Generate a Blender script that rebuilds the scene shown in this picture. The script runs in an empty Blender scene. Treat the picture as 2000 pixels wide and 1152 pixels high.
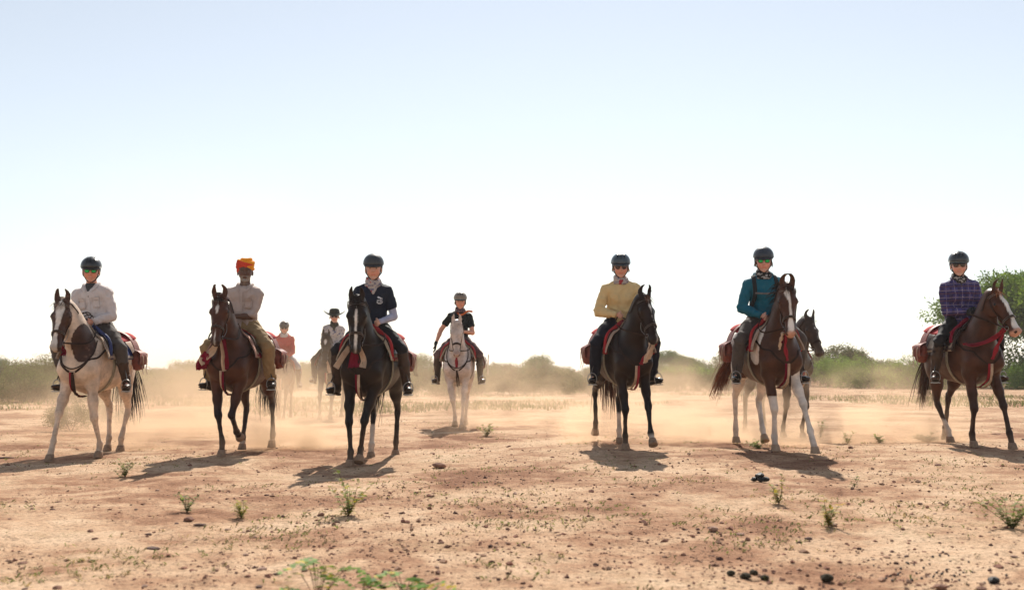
import bpy, math, random
import numpy as np
from mathutils import Vector, Matrix

# ---------------------------------------------------------------- camera, sky, sun, exposure
SC = bpy.context.scene
CAM_Z = 1.03
cam_data = bpy.data.cameras.new('camera')
cam_data.lens = 36.0; cam_data.sensor_width = 36.0
cam_data.clip_start = 0.1; cam_data.clip_end = 9000
cam_data.dof.use_dof = True; cam_data.dof.focus_distance = 12.3; cam_data.dof.aperture_fstop = 2.2
CAM = bpy.data.objects.new('camera', cam_data); SC.collection.objects.link(CAM)
CAM.location = (0, 0, CAM_Z); CAM.rotation_euler = (math.radians(90 + 4.2), 0, 0)
SC.camera = CAM
SUN_EL, SUN_AZ = math.radians(42), math.radians(5)       # azimuth clockwise from +Y (straight ahead)
world = bpy.data.worlds.new('World'); SC.world = world; world.use_nodes = True
wn = world.node_tree; bg = wn.nodes['Background']
sky = wn.nodes.new('ShaderNodeTexSky'); sky.sky_type = 'NISHITA'; sky.sun_disc = False
sky.sun_elevation = SUN_EL; sky.sun_rotation = SUN_AZ
sky.air_density = 1.2; sky.dust_density = .1; sky.ozone_density = 1.1; sky.altitude = 100
whs = wn.nodes.new('ShaderNodeHueSaturation'); whs.inputs['Saturation'].default_value = .46      # the pale, dust-whitened sky of the place
wn.links.new(sky.outputs[0], whs.inputs['Color']); wn.links.new(whs.outputs[0], bg.inputs[0]); bg.inputs[1].default_value = 0.081
sun_d = bpy.data.lights.new('sun', 'SUN'); sun_d.energy = 4.5; sun_d.angle = math.radians(0.6); sun_d.color = (1, .93, .83)
SUN = bpy.data.objects.new('sun', sun_d); SC.collection.objects.link(SUN)
sdir = Vector((math.sin(SUN_AZ) * math.cos(SUN_EL), math.cos(SUN_AZ) * math.cos(SUN_EL), math.sin(SUN_EL)))
SUN.rotation_euler = sdir.to_track_quat('Z', 'Y').to_euler()
SUN.location = (0, 60, 60)
vs = SC.view_settings; vs.view_transform = 'Standard'; vs.look = 'None'; vs.gamma = 1.0; vs.use_curve_mapping = False
vs.exposure = 0.6
SC.cycles.max_bounces = 6; SC.cycles.diffuse_bounces = 3; SC.cycles.volume_bounces = 1
SC.cycles.transparent_max_bounces = 8
SC.cycles.use_denoising = True
SC.cycles.sample_clamp_indirect = 6

rng = np.random.default_rng(7)
R = math.radians

# ---------------------------------------------------------------- materials
def nodes_of(name):
    m = bpy.data.materials.new(name); m.use_nodes = True
    n = m.node_tree.nodes; l = m.node_tree.links
    return m, n, l, n['Principled BSDF']
def N(n, typ, **kw):
    x = n.new(typ)
    for k, v in kw.items(): setattr(x, k, v)
    return x
def noise_node(n, l, scale, detail=4, rough=.6, coord='Object', dist=0):
    tc = N(n, 'ShaderNodeTexCoord'); t = N(n, 'ShaderNodeTexNoise')
    t.inputs['Scale'].default_value = scale; t.inputs['Detail'].default_value = detail
    t.inputs['Roughness'].default_value = rough; t.inputs['Distortion'].default_value = dist
    l.new(tc.outputs[coord], t.inputs['Vector']); return t
def ramp(n, l, src, stops):
    r = N(n, 'ShaderNodeValToRGB'); e = r.color_ramp.elements
    while len(e) < len(stops): e.new(.5)
    for i, (p, c) in enumerate(stops):
        e[i].position = p; e[i].color = (c, c, c, 1) if isinstance(c, (int, float)) else (*c, 1)
    l.new(src, r.inputs[0]); return r
_mats = {}
def mat(name, color, rough=.7, metal=0, var=.25, scale=18, bump=.0, bscale=60, spec=.4, attr=False, trans=0, sheen=0, coat=0):
    """principled material with grain; attr=True multiplies the object's own colour attribute"""
    if name in _mats: return _mats[name]
    m, n, l, p = nodes_of(name)
    t = noise_node(n, l, scale)
    r = ramp(n, l, t.outputs['Fac'], [(.3, 1 - var), (.7, 1 + var)])
    mix = N(n, 'ShaderNodeMix', data_type='RGBA', blend_type='MULTIPLY'); mix.inputs[0].default_value = 1
    if attr:
        a = N(n, 'ShaderNodeAttribute', attribute_name='Col'); l.new(a.outputs['Color'], mix.inputs[6])
    else: mix.inputs[6].default_value = (*color, 1)
    l.new(r.outputs[0], mix.inputs[7]); l.new(mix.outputs[2], p.inputs['Base Color'])
    p.inputs['Roughness'].default_value = rough; p.inputs['Metallic'].default_value = metal
    p.inputs['Specular IOR Level'].default_value = spec
    if sheen: p.inputs['Sheen Weight'].default_value = sheen; p.inputs['Sheen Roughness'].default_value = .4
    if coat: p.inputs['Coat Weight'].default_value = coat; p.inputs['Coat Roughness'].default_value = .12
    if bump:
        b = N(n, 'ShaderNodeBump'); b.inputs['Strength'].default_value = bump; b.inputs['Distance'].default_value = .01
        t2 = noise_node(n, l, bscale, 3)
        l.new(t2.outputs['Fac'], b.inputs['Height']); l.new(b.outputs[0], p.inputs['Normal'])
    if trans:
        tr = N(n, 'ShaderNodeBsdfTranslucent'); l.new(mix.outputs[2], tr.inputs[0])
        ms = N(n, 'ShaderNodeMixShader'); ms.inputs[0].default_value = trans
        l.new(p.outputs[0], ms.inputs[1]); l.new(tr.outputs[0], ms.inputs[2])
        l.new(ms.outputs[0], n['Material Output'].inputs[0])
    _mats[name] = m; return m

# ---------------------------------------------------------------- meshes and objects
def mesh_from(name, V, F, m=None, col=None, smooth=True):
    """V (n,3); F (k,3) or (k,4) array or list of arrays"""
    V = np.asarray(V, np.float32)
    Fs = F if isinstance(F, list) else [F]
    Fs = [np.asarray(f, np.int32) for f in Fs if len(f)]
    me = bpy.data.meshes.new(name)
    me.vertices.add(len(V)); me.vertices.foreach_set('co', V.ravel())
    tot = sum(f.size for f in Fs); npoly = sum(len(f) for f in Fs)
    me.loops.add(tot); me.polygons.add(npoly)
    me.loops.foreach_set('vertex_index', np.concatenate([f.ravel() for f in Fs]))
    sizes = np.concatenate([np.full(len(f), f.shape[1], np.int32) for f in Fs])
    st = np.concatenate([[0], np.cumsum(sizes)[:-1]]).astype(np.int32)
    me.polygons.foreach_set('loop_start', st)
    me.polygons.foreach_set('use_smooth', np.full(npoly, bool(smooth)))
    if col is not None:
        ca = me.color_attributes.new('Col', 'FLOAT_COLOR', 'POINT')
        c4 = np.ones((len(V), 4), np.float32); c4[:, :3] = col
        ca.data.foreach_set('color', c4.ravel())
    me.update(calc_edges=True)
    if m: me.materials.append(m)
    return me
def link(name, data, parent=None):
    o = bpy.data.objects.new(name, data); SC.collection.objects.link(o)
    if parent: o.parent = parent
    return o
def mobj(name, V, F, m, parent=None, col=None, smooth=True):
    return link(name, mesh_from(name, V, F, m, col, smooth), parent)
def tag(o, label=None, cat=None, group=None, kind=None):
    if label: o['label'] = label
    if cat: o['category'] = cat
    if group: o['group'] = group
    if kind: o['kind'] = kind
    return o
class MB:
    def __init__(s): s.V = []; s.F3 = []; s.F4 = []; s.C = []; s.n = 0
    def add(s, V, F, col=None):
        V = np.asarray(V, float); F = np.asarray(F, int)
        (s.F3 if F.shape[1] == 3 else s.F4).append(F + s.n)
        s.V.append(V); s.n += len(V)
        s.C.append(np.broadcast_to(np.asarray((1, 1, 1) if col is None else col, float), (len(V), 3)))
        return s
    def mesh(s, name, m, smooth=True):
        F = [np.concatenate(x) for x in (s.F3, s.F4) if x]
        return mesh_from(name, np.concatenate(s.V), F, m, np.concatenate(s.C), smooth)
    def build(s, name, m, parent=None, smooth=True):
        return link(name, s.mesh(name, m, smooth), parent)
def unit(v):
    v = np.asarray(v, float); return v / (np.linalg.norm(v, axis=-1, keepdims=True) + 1e-12)
def spline(P, n):
    """Catmull-Rom through rows of P, n samples in all"""
    P = np.asarray(P, float)
    if len(P) == 2: 
        t = np.linspace(0, 1, n)[:, None]; return P[0] * (1 - t) + P[1] * t
    Q = np.vstack([2 * P[0] - P[1], P, 2 * P[-1] - P[-2]])
    u = np.linspace(0, len(P) - 1 - 1e-6, n); i = u.astype(int); t = (u - i)[:, None]
    a, b, c, d = Q[i], Q[i + 1], Q[i + 2], Q[i + 3]
    return .5 * ((2 * b) + (c - a) * t + (2 * a - 5 * b + 4 * c - d) * t * t + (3 * b - a - 3 * c + d) * t ** 3)
def sweep(path, ra, rb, nrm, seg=8, square=False, close=False):
    """tube with elliptic (or boxy) section: ra along side, rb along nrm"""
    path = np.asarray(path, float); n = len(path)
    t = unit(np.gradient(path, axis=0)) if not close else unit(np.roll(path, -1, 0) - np.roll(path, 1, 0))
    nrm = np.broadcast_to(np.asarray(nrm, float), path.shape)
    side = unit(np.cross(t, nrm)); up = unit(np.cross(side, t))
    ra = np.broadcast_to(np.asarray(ra, float).reshape(-1, 1) if np.ndim(ra) else ra, (n, 1)); rb = np.broadcast_to(np.asarray(rb, float).reshape(-1, 1) if np.ndim(rb) else rb, (n, 1))
    if square:
        cs = [(1, 1), (-1, 1), (-1, -1), (1, -1)]; seg = 4
    else:
        cs = [(math.cos(2 * math.pi * k / seg), math.sin(2 * math.pi * k / seg)) for k in range(seg)]
    V = np.concatenate([path + side * ra * c + up * rb * s for c, s in cs]).reshape(seg, n, 3).transpose(1, 0, 2).reshape(-1, 3)
    F = []
    m = n if close else n - 1
    for i in range(m):
        j = (i + 1) % n
        for k in range(seg):
            k2 = (k + 1) % seg
            F.append((i * seg + k, j * seg + k, j * seg + k2, i * seg + k2))
    if not close:
        if seg == 4: F += [(0, 1, 2, 3), ((n - 1) * 4 + 3, (n - 1) * 4 + 2, (n - 1) * 4 + 1, (n - 1) * 4)]
        else:
            c0 = len(V); V = np.vstack([V, path[0], path[-1]])
            for k in range(seg):
                k2 = (k + 1) % seg
                F.append((c0, k, k2, k2)); F.append((c0 + 1, (n - 1) * seg + k2, (n - 1) * seg + k, (n - 1) * seg + k))
            F4 = [f for f in F if f[2] != f[3]]; F3 = [f[:3] for f in F if f[2] == f[3]]
            # keep one array type: split caps into degenerate-free quads is not possible; return triangles
            F = [(a, b, c) for a, b, c, d in F4] + [(a, c, d) for a, b, c, d in F4] + F3
    return V, np.array(F, int)

# ---------------------------------------------------------------- numeric noise
def _hash(i, j, k, seed):
    h = (i * 374761393 + j * 668265263 + k * 2147483647 + seed * 974634777) & 0xFFFFFFFF
    h = ((h ^ (h >> 13)) * 1274126177) & 0xFFFFFFFF
    h = (h ^ (h >> 16)) & 0xFFFFFF
    return h.astype(np.float64) / 0xFFFFFF
def vnoise(P, seed=0):
    P = np.asarray(P, float); f = np.floor(P); t = P - f; t = t * t * (3 - 2 * t); I = f.astype(np.int64)
    r = 0
    for dx in (0, 1):
        wx = t[..., 0] if dx else 1 - t[..., 0]
        for dy in (0, 1):
            wy = t[..., 1] if dy else 1 - t[..., 1]
            for dz in (0, 1):
                wz = t[..., 2] if dz else 1 - t[..., 2]
                r = r + wx * wy * wz * _hash(I[..., 0] + dx, I[..., 1] + dy, I[..., 2] + dz, seed)
    return r
def fbm(P, oct=3, seed=0):
    P = np.asarray(P, float); s = 0; a = .5; tot = 0
    for o in range(oct):
        s = s + a * vnoise(P * 2 ** o, seed + o); tot += a; a *= .5
    return s / tot          # 0..1
def sstep(a, b, x):
    t = np.clip((x - a) / (b - a), 0, 1); return t * t * (3 - 2 * t)

# ---------------------------------------------------------------- implicit bodies: one continuous skin grown over bones
class Prim:
    __slots__ = ('A', 'Rm', 'L', 'ra', 'rb', 'cap', 'k', 'op', 'g')
def bone(A, B, ra, rb, k=.03, up=(0, 0, 1), cap=1.0, g=0, op=1):
    """ra / rb: (side, up) radii at both ends"""
    p = Prim(); A = np.asarray(A, float); B = np.asarray(B, float)
    d = B - A; L = np.linalg.norm(d)
    x = d / L if L > 1e-6 else np.array((1., 0, 0))
    up = np.asarray(up, float)
    if abs(np.dot(up, x)) > .97: up = np.array((1., 0, 0)) if abs(x[0]) < .9 else np.array((0, 0, 1.))
    y = unit(np.cross(up, x)); z = np.cross(x, y)
    p.A = A; p.Rm = np.stack([x, y, z], 1); p.L = L
    f = lambda r: np.array((r, r) if np.isscalar(r) else r, float)
    p.ra, p.rb, p.cap, p.k, p.op, p.g = f(ra), f(rb), cap, k, op, g
    return p
def ball(C, r, ax=(1, 0, 0), up=(0, 0, 1), k=.03, g=0, op=1):
    """ellipsoid; r = (along ax, side, up)"""
    C = np.asarray(C, float); ax = unit(ax); r = (r, r, r) if np.isscalar(r) else r
    p = bone(C - ax * 1e-4, C + ax * 1e-4, (r[1], r[2]), (r[1], r[2]), k, up, 1, g, op)
    p.cap = r[0] / ((r[1] + r[2]) / 2); return p
def chain(pts, rad, k=.03, up=(0, 0, 1), g=0, n=None, cap=1.0):
    """bones along a smooth path; rad rows (side, up)"""
    pts = np.asarray(pts, float); rad = np.array([(r, r) if np.isscalar(r) else r for r in rad], float)
    if n:
        q = spline(np.hstack([pts, rad]), n); pts, rad = q[:, :3], q[:, 3:]
    return [bone(pts[i], pts[i + 1], rad[i], rad[i + 1], k, up, cap, g) for i in range(len(pts) - 1)]
def peval(p, P):
    q = (P - p.A) @ p.Rm
    t = np.clip(q[..., 0] / max(p.L, 1e-6), 0, 1)
    ex = q[..., 0] - t * p.L
    ry = p.ra[0] + (p.rb[0] - p.ra[0]) * t; rz = p.ra[1] + (p.rb[1] - p.ra[1]) * t
    rx = p.cap * (ry + rz) / 2
    a, b, c = ex / rx, q[..., 1] / ry, q[..., 2] / rz
    k0 = np.sqrt(a * a + b * b + c * c) + 1e-9
    k1 = np.sqrt((a / rx) ** 2 + (b / ry) ** 2 + (c / rz) ** 2) + 1e-9
    return k0 * (k0 - 1) / k1
def smin(a, b, k):
    if k <= 0: return np.minimum(a, b)
    h = np.maximum(k - np.abs(a - b), 0) / k
    return np.minimum(a, b) - h * h * k * .25
def combine(v, d, p):
    return smin(v, d, p.k) if p.op > 0 else -smin(-v, d, p.k)
def pbox(p, m):
    r = max(p.ra.max(), p.rb.max()) * max(1, p.cap) + m
    B = p.A + p.Rm[:, 0] * p.L
    return np.minimum(p.A, B) - r, np.maximum(p.A, B) + r
def sdf(prims, P):
    P = np.asarray(P, float); v = np.full(P.shape[:-1], 1.0)
    for p in prims:
        lo, hi = pbox(p, .35)
        if P.ndim == 2:
            msk = np.all((P > lo) & (P < hi), -1)
            if not msk.any(): continue
            v[msk] = combine(v[msk], peval(p, P[msk]), p)
        else: v = combine(v, peval(p, P), p)
    return v
def grid_sdf(prims, h):
    pos = [p for p in prims if p.op > 0]
    lo = np.min([pbox(p, 0)[0] for p in pos], 0) - 2.5 * h; hi = np.max([pbox(p, 0)[1] for p in pos], 0) + 2.5 * h
    n = np.ceil((hi - lo) / h).astype(int) + 1
    v = np.full(n, 1.0, np.float32)
    ax = [lo[i] + h * np.arange(n[i]) for i in range(3)]
    for p in prims:
        a, b = pbox(p, p.k + 2 * h)
        i0 = np.clip(np.floor((a - lo) / h).astype(int), 0, n); i1 = np.clip(np.ceil((b - lo) / h).astype(int) + 1, 0, n)
        if np.any(i1 <= i0): continue
        sl = tuple(slice(i0[i], i1[i]) for i in range(3))
        G = np.stack(np.meshgrid(*[ax[i][sl[i]] for i in range(3)], indexing='ij'), -1)
        v[sl] = combine(v[sl], peval(p, G).astype(np.float32), p)
    return v, lo
def surface_nets(v, lo, h):
    s = v < 0
    c = np.zeros(tuple(x - 1 for x in v.shape), np.int8)
    sh = [(a, b, d) for a in (0, 1) for b in (0, 1) for d in (0, 1)]
    nx, ny, nz = c.shape
    for a, b, d in sh: c += s[a:a + nx, b:b + ny, d:d + nz]
    ii = np.argwhere((c > 0) & (c < 8))
    idx = np.full(c.shape, -1, np.int32); idx[ii[:, 0], ii[:, 1], ii[:, 2]] = np.arange(len(ii))
    cv = {q: v[ii[:, 0] + q[0], ii[:, 1] + q[1], ii[:, 2] + q[2]] for q in sh}
    acc = np.zeros((len(ii), 3)); cnt = np.zeros(len(ii))
    for q in sh:
        for ax in range(3):
            if q[ax]: continue
            q2 = list(q); q2[ax] = 1; q2 = tuple(q2)
            a, b = cv[q], cv[q2]; m = (a < 0) != (b < 0)
            t = np.where(m, a / np.where(m, a - b, 1), 0)
            e = np.tile(np.array(q, float), (len(ii), 1)); e[:, ax] = t
            acc += e * m[:, None]; cnt += m
    V = lo + h * (ii + acc / np.maximum(cnt, 1)[:, None])
    F = []
    for ax in range(3):
        o = [x for x in range(3) if x != ax]
        sl0 = [slice(1, -1)] * 3; sl1 = [slice(1, -1)] * 3
        sl0[ax] = slice(0, -1); sl1[ax] = slice(1, None)
        s0, s1 = s[tuple(sl0)], s[tuple(sl1)]
        e = np.argwhere(s0 != s1)
        if not len(e): continue
        inside = s0[e[:, 0], e[:, 1], e[:, 2]]
        e[:, o[0]] += 1; e[:, o[1]] += 1
        def at(da, db):
            f = e.copy(); f[:, o[0]] -= da; f[:, o[1]] -= db
            return idx[f[:, 0], f[:, 1], f[:, 2]]
        q = np.stack([at(1, 1), at(0, 1), at(0, 0), at(1, 0)], 1)
        flip = ~inside if ax != 1 else inside
        q[flip] = q[flip][:, ::-1]
        F.append(q)
    F = np.concatenate(F); F = F[(F >= 0).all(1)]
    return V, F
def relax(V, F, it=1, lam=.5):
    for _ in range(it):
        acc = np.zeros_like(V); cnt = np.zeros(len(V))
        for a, b in ((0, 1), (1, 2), (2, 3), (3, 0)):
            np.add.at(acc, F[:, a], V[F[:, b]]); np.add.at(acc, F[:, b], V[F[:, a]])
            cnt += np.bincount(F[:, a], minlength=len(V)) + np.bincount(F[:, b], minlength=len(V))
        V = V + lam * (acc / np.maximum(cnt, 1)[:, None] - V)
    return V
def grad(prims, P, e=.004):
    g = np.stack([sdf(prims, P + np.eye(3)[i] * e) - sdf(prims, P - np.eye(3)[i] * e) for i in range(3)], -1)
    return unit(g)
def snap(prims, P, off=0.0, it=6):
    P = np.array(P, float)
    for _ in range(it):
        d = sdf(prims, P) - off; P = P - grad(prims, P) * np.clip(d, -.08, .08)[:, None]
    return P
def skin_mesh(prims, h, it=1, wr=None):
    v, lo = grid_sdf(prims, h); V, F = surface_nets(v, lo, h)
    if it: V = relax(V, F, it)
    return V, F
def vnormals(V, F):
    a = np.cross(V[F[:, 2]] - V[F[:, 0]], V[F[:, 3]] - V[F[:, 1]]); n = np.zeros_like(V)
    for k in range(4): np.add.at(n, F[:, k], a)
    return unit(n)
def ray_in(prims, O, D, r0=.75, off=0.0, it=14):
    """march from outside towards the axis point O against D until the skin (plus off)"""
    r = np.full(len(O), r0)
    for _ in range(it):
        r = r - (sdf(prims, O + D * r[:, None]) - off) * .9
    return O + D * r[:, None]
# ---------------------------------------------------------------- horse (faces +X, left side +Y, hooves at z = 0)
def ik(A, T, l1, l2, pole):
    """two-bone chain from A to T; joint pushed towards pole; returns joint, reached end"""
    A = np.asarray(A, float); T = np.asarray(T, float); d = T - A; D = np.linalg.norm(d)
    if D > l1 + l2 - .004: T = A + d / D * (l1 + l2 - .004); d = T - A; D = np.linalg.norm(d)
    u = d / D; pole = np.asarray(pole, float); w = unit(pole - u * np.dot(pole, u))
    a = (l1 * l1 - l2 * l2 + D * D) / (2 * D); hgt = math.sqrt(max(l1 * l1 - a * a, 0))
    return A + u * a + w * hgt, T
GB, GN, GH, GLEG = 0, 1, 2, {'LF': 3, 'RF': 4, 'LH': 5, 'RH': 6}
def rot(yaw=0, pitch=0, roll=0):
    cy, sy, cp, sp, cr, sr = math.cos(yaw), math.sin(yaw), math.cos(pitch), math.sin(pitch), math.cos(roll), math.sin(roll)
    Rz = np.array([[cy, -sy, 0], [sy, cy, 0], [0, 0, 1]]); Ry = np.array([[cp, 0, sp], [0, 1, 0], [-sp, 0, cp]])
    Rx = np.array([[1, 0, 0], [0, cr, -sr], [0, sr, cr]]); return Rz @ Ry @ Rx
def horse_prims(S):
    P = []
    st = [(.56, 0, 1.09, .165, .20), (.45, 0, 1.12, .205, .29), (.28, 0, 1.12, .235, .345), (.05, 0, 1.105, .265, .315),
          (-.2, 0, 1.115, .275, .305), (-.42, 0, 1.17, .255, .27), (-.60, 0, 1.215, .235, .245), (-.73, 0, 1.22, .165, .175)]
    st = np.array(st)
    P += chain(st[:, :3], st[:, 3:], .05, g=GB, n=12)
    P.append(bone((.38, 0, 1.46), (.08, 0, 1.41), .055, .045, .10, g=GB))               # withers
    P.append(bone((-.05, 0, 1.36), (-.62, 0, 1.41), .07, .08, .08, g=GB))
    for s in (1, -1):
        P.append(bone((.36, s * .15, 1.32), (.60, s * .15, 1.05), (.08, .13), (.085, .12), .07, up=(1, 0, .6), g=GB))
        P.append(ball((.61, s * .085, 1.05), (.095, .08, .14), k=.06, g=GB))
        P.append(bone((-.60, s * .13, 1.30), (-.53, s * .165, .95), (.105, .20), (.085, .13), .07, up=(1, 0, 0), g=GB))
        P.append(bone((-.69, s * .10, 1.28), (-.66, s * .13, .98), (.08, .12), (.075, .11), .08, up=(1, 0, 0), g=GB))
    # neck
    poll = np.array(S.get('poll', (.86, 0, 1.88))); n0 = np.array((.42, 0, 1.25)); n1 = np.array((.60, poll[1] * .25, 1.50))
    hy, hp, hr = S.get('head', (0, 62, 0))
    H = rot(R(hy), R(hp), R(hr))
    thr = poll + H @ np.array((.02, 0, -.085))
    mid = (n1 + thr) / 2 + np.array((.0, 0, .03))
    npts = np.array([n0, n1, mid, thr]); nr = [(.15, .27), (.115, .20), (.088, .145), (.082, .115)]
    P += chain(npts, nr, .06, up=(-1, 0, .9), g=GN, n=8)
    hp_ = lambda *q: poll + H @ np.array(q)
    U = H[:, 2]; X = H[:, 0]
    hb = lambda a, b, ra, rb, k=.03, **kw: bone(hp_(*a), hp_(*b), ra, rb, k, up=U, g=GH, **kw)
    he = lambda c, r, k=.03, **kw: ball(hp_(*c), r, ax=X, up=U, k=k, g=GH, **kw)
    P += [hb((.03, 0, -.075), (.20, 0, -.08), (.086, .092), (.092, .098), .05),
          hb((.18, 0, -.075), (.36, 0, -.075), (.085, .090), (.058, .072), .04),
          hb((.34, 0, -.075), (.52, 0, -.080), (.058, .070), (.052, .058), .03),
          hb((.12, 0, -.13), (.36, 0, -.125), (.055, .075), (.038, .05), .04),
          hb((.36, 0, -.125), (.50, 0, -.120), (.036, .045), (.036, .036), .03),
          he((.55, 0, -.085), (.055, .060, .058), .03), he((.545, 0, -.145), (.035, .036, .024), .015),
          he((.575, 0, -.118), (.030, .044, .026), .015)]
    for s in (1, -1):
        P += [he((.17, s * .052, -.135), (.105, .040, .085), .03),                       # cheek
              he((.175, s * .083, -.040), (.045, .030, .030), .02),                      # brow over the eye
              hb((.22, s * .072, -.09), (.42, s * .048, -.10), .014, .010, .02),          # facial crest
              he((.565, s * .040, -.062), (.032, .022, .030), .012),
              he((.585, s * .050, -.060), (.017, .010, .012), .006, op=-1)]
        # ears: hooked inwards at the tips
        cv = S.get('ear', .35); sp = S.get('ear_spread', 0)
        e0 = np.array((-.005, s * .058, .005)); back = S.get('ear_back', -.02)
        ep = [e0, e0 + (back - .005, s * (.003 + sp), .052), e0 + (back - .01, s * (.004 + sp), .098), e0 + (back, s * (-.004 + sp) - s * .014 * cv, .140), e0 + (back + .01, s * sp * .5 - s * (.010 + .042 * cv), .158 + .014 * (1 - cv))]
        # ears stand up: turn against the head pitch
        Re = H @ rot(0, -R(hp) * .72)
        ep = [poll + Re @ np.array(q) + H @ np.array((.02, 0, 0)) for q in ep]
        P += [q for q in chain(ep, [(.024, .018), (.031, .015), (.026, .012), (.016, .009), (.006, .006)], .012, up=Re[:, 0], g=GH, n=9)]
        c = chain(np.array(ep[:4]) + Re @ np.array((.017, 0, .0)), [(.010, .008), (.020, .011), (.015, .008), (.004, .004)], .006, up=Re[:, 0], g=GH, n=5)
        for q in c: q.op = -1
        P += c
    # legs
    hooves = {}
    for nm in ('LF', 'RF', 'LH', 'RH'):
        s = 1 if nm[0] == 'L' else -1; g = GLEG[nm]
        dx, dy, lift, past = S.get(nm, (0, 0, 0, 0))
        pa = R(past)            # pastern angle from the vertical, toe forward positive
        if nm[1] == 'F':
            E = np.array((.50, s * .145, .90)); base = np.array((.56, s * .12, 0.))
            hoofc = base + (dx, dy * s, lift)
            pd = unit(np.array((math.sin(pa), 0, -math.cos(pa))))
            F = hoofc + np.array((0, 0, .065)) - pd * .105; F[2] = max(F[2], .1)
            K, F = ik(E, F, .425, .335, (1, 0, .25))
            P += chain([E + (0.02, -s * .01, .14), E, E * .45 + K * .55 + (.005, 0, 0), K], [(.085, .13), (.070, .098), (.050, .062), (.043, .047)], .045, up=(1, 0, 0), g=g)
            P.append(ball(K, (.062, .047, .046), ax=unit(F - K), up=(1, 0, 0), k=.02, g=g))
            kd = unit(F - K)
            P += chain([K + kd * .03, K + kd * .16, F - kd * .04], [(.036, .038), (.026, .032), (.029, .036)], .015, up=(1, 0, 0), g=g)
        else:
            St = np.array((-.50 + dx * .12, s * .16, .95)); base = np.array((-.74, s * .13, 0.))
            hoofc = base + (dx, dy * s, lift)
            pd = unit(np.array((math.sin(pa), 0, -math.cos(pa))))
            F = hoofc + np.array((0, 0, .065)) - pd * .105; F[2] = max(F[2], .1)
            K, F = ik(St, F, .46, .42, (-1, 0, -.1))
            kd = unit(F - K); gd = unit(K - St)
            P += chain([St, St + gd * .2, K - gd * .04], [(.090, .155), (.066, .098), (.036, .050)], .06, up=(1, 0, 0), g=g)
            P.append(bone(K - gd * .02 + (-.03, 0, .03), K + kd * .05, (.034, .040), (.034, .046), .025, up=(1, 0, 0), g=g))
            P.append(bone(K - gd * .16 + (-.055, 0, 0), K + (-.045, 0, .015), (.014, .014), (.018, .018), .02, up=(1, 0, 0), g=g))
            P += chain([K + kd * .03, K + kd * .20, F - kd * .04], [(.035, .042), (.027, .034), (.030, .037)], .015, up=(1, 0, 0), g=g)
        P.append(ball(F, (.040, .038, .043), ax=kd, up=(1, 0, 0), k=.015, g=g))
        bend = S.get(nm + '_bend')
        if lift > .03 and bend is None: bend = 1
        if bend: pdir = unit(np.array((math.sin(pa), 0, -math.cos(pa))))
        else: pdir = unit(hoofc + (0.005, 0, .065) - F)
        Cc = F + pdir * .10
        if not bend and lift <= .03: Cc = hoofc + (-.008, 0, .070)
        P.append(bone(F, Cc, (.031, .034), (.036, .040), .02, up=(1, 0, 0), g=g))
        hooves[nm] = (F, Cc, pdir, lift)
    info = dict(poll=poll, H=H, hooves=hooves, npts=npts)
    return P, info
def hoof_mesh(F, C, pdir, lift, planted):
    """truncated, forward sloping hoof cup"""
    n = 18
    if planted: X = np.array((1., 0, 0)); Z = np.array((0, 0, 1.)); top = C + (0, 0, .012); bot = np.array((C[0] + .02, C[1], .004))
    else:
        ax = pdir; X = unit(np.array((1., 0, 0)) - ax * ax[0]) if abs(ax[0]) < .9 else np.array((0, 0, 1.))
        tilt = .45; Z = unit(-ax - X * tilt * 0 + np.array((0, 0, .0))); X = unit(np.cross(np.cross(Z, X), Z)); top = C - ax * .012; bot = C + ax * .075
    Y = np.cross(Z, X); V = []
    rings = [(0, .036, .041), (.08, .045, .050), (.5, .050, .056), (.92, .057, .065), (1, .056, .064), (1, .045, .05), (.93, .0, .0)]
    for t, ry, rx in rings:
        c = top * (1 - t) + bot * t
        for k in range(n):
            a = 2 * math.pi * k / n
            fx = math.cos(a); fx = fx if fx > 0 else fx * .82
            V.append(c + X * rx * fx + Y * ry * math.sin(a))
    F_ = []
    for i in range(len(rings) - 1):
        for k in range(n):
            F_.append((i * n + k, i * n + (k + 1) % n, (i + 1) * n + (k + 1) % n, (i + 1) * n + k))
    return np.array(V), np.array(F_)[:, ::-1]
# ---------------------------------------------------------------- colours of things themselves
LEA_D = mat('dark_leather', (.030, .017, .011), .42, var=.35, bump=.15, bscale=120)
LEA_B = mat('brown_leather', (.060, .028, .016), .45, var=.3, bump=.2, bscale=90)
LEA_R = mat('red_brown_leather', (.20, .050, .032), .55, var=.35, scale=14, bump=.3, bscale=50)
STRAP = mat('strap_leather', (.034, .017, .011), .6, var=.35, bump=.2, bscale=150, spec=.12)
STEEL = mat('steel', (.30, .29, .28), .42, metal=1, var=.1)
CLOTH_A = mat('cloth_striped', (1, 1, 1), .9, var=.12, scale=30, bump=.35, bscale=140, attr=True, spec=.1)
CLOTH_RED = mat('red_cloth', (.36, .032, .036), .85, var=.2, scale=12, bump=.3, bscale=90, spec=.15)
CLOTH_MAR = mat('maroon_cloth', (.20, .012, .030), .9, var=.2, bump=.3, bscale=90, spec=.1)
CLOTH_BLU = mat('navy_piping', (.022, .035, .13), .7, var=.2, bump=.2)
HOOF = mat('hoof_horn', (.27, .175, .115), .75, var=.3, scale=25, bump=.3, bscale=70)
COAT = mat('coat', (1, 1, 1), .43, var=.32, scale=7, bump=.12, bscale=130, attr=True, spec=.17, sheen=.0)
HAIR = mat('horse_hair', (1, 1, 1), .55, var=.25, scale=30, attr=True, spec=.3, trans=.12)
EYE = mat('horse_eye', (.006, .004, .003), .12, var=0, spec=.6)
CREAM, MAROON, REDC = (.50, .40, .29), (.20, .012, .028), (.42, .03, .03)

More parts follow.
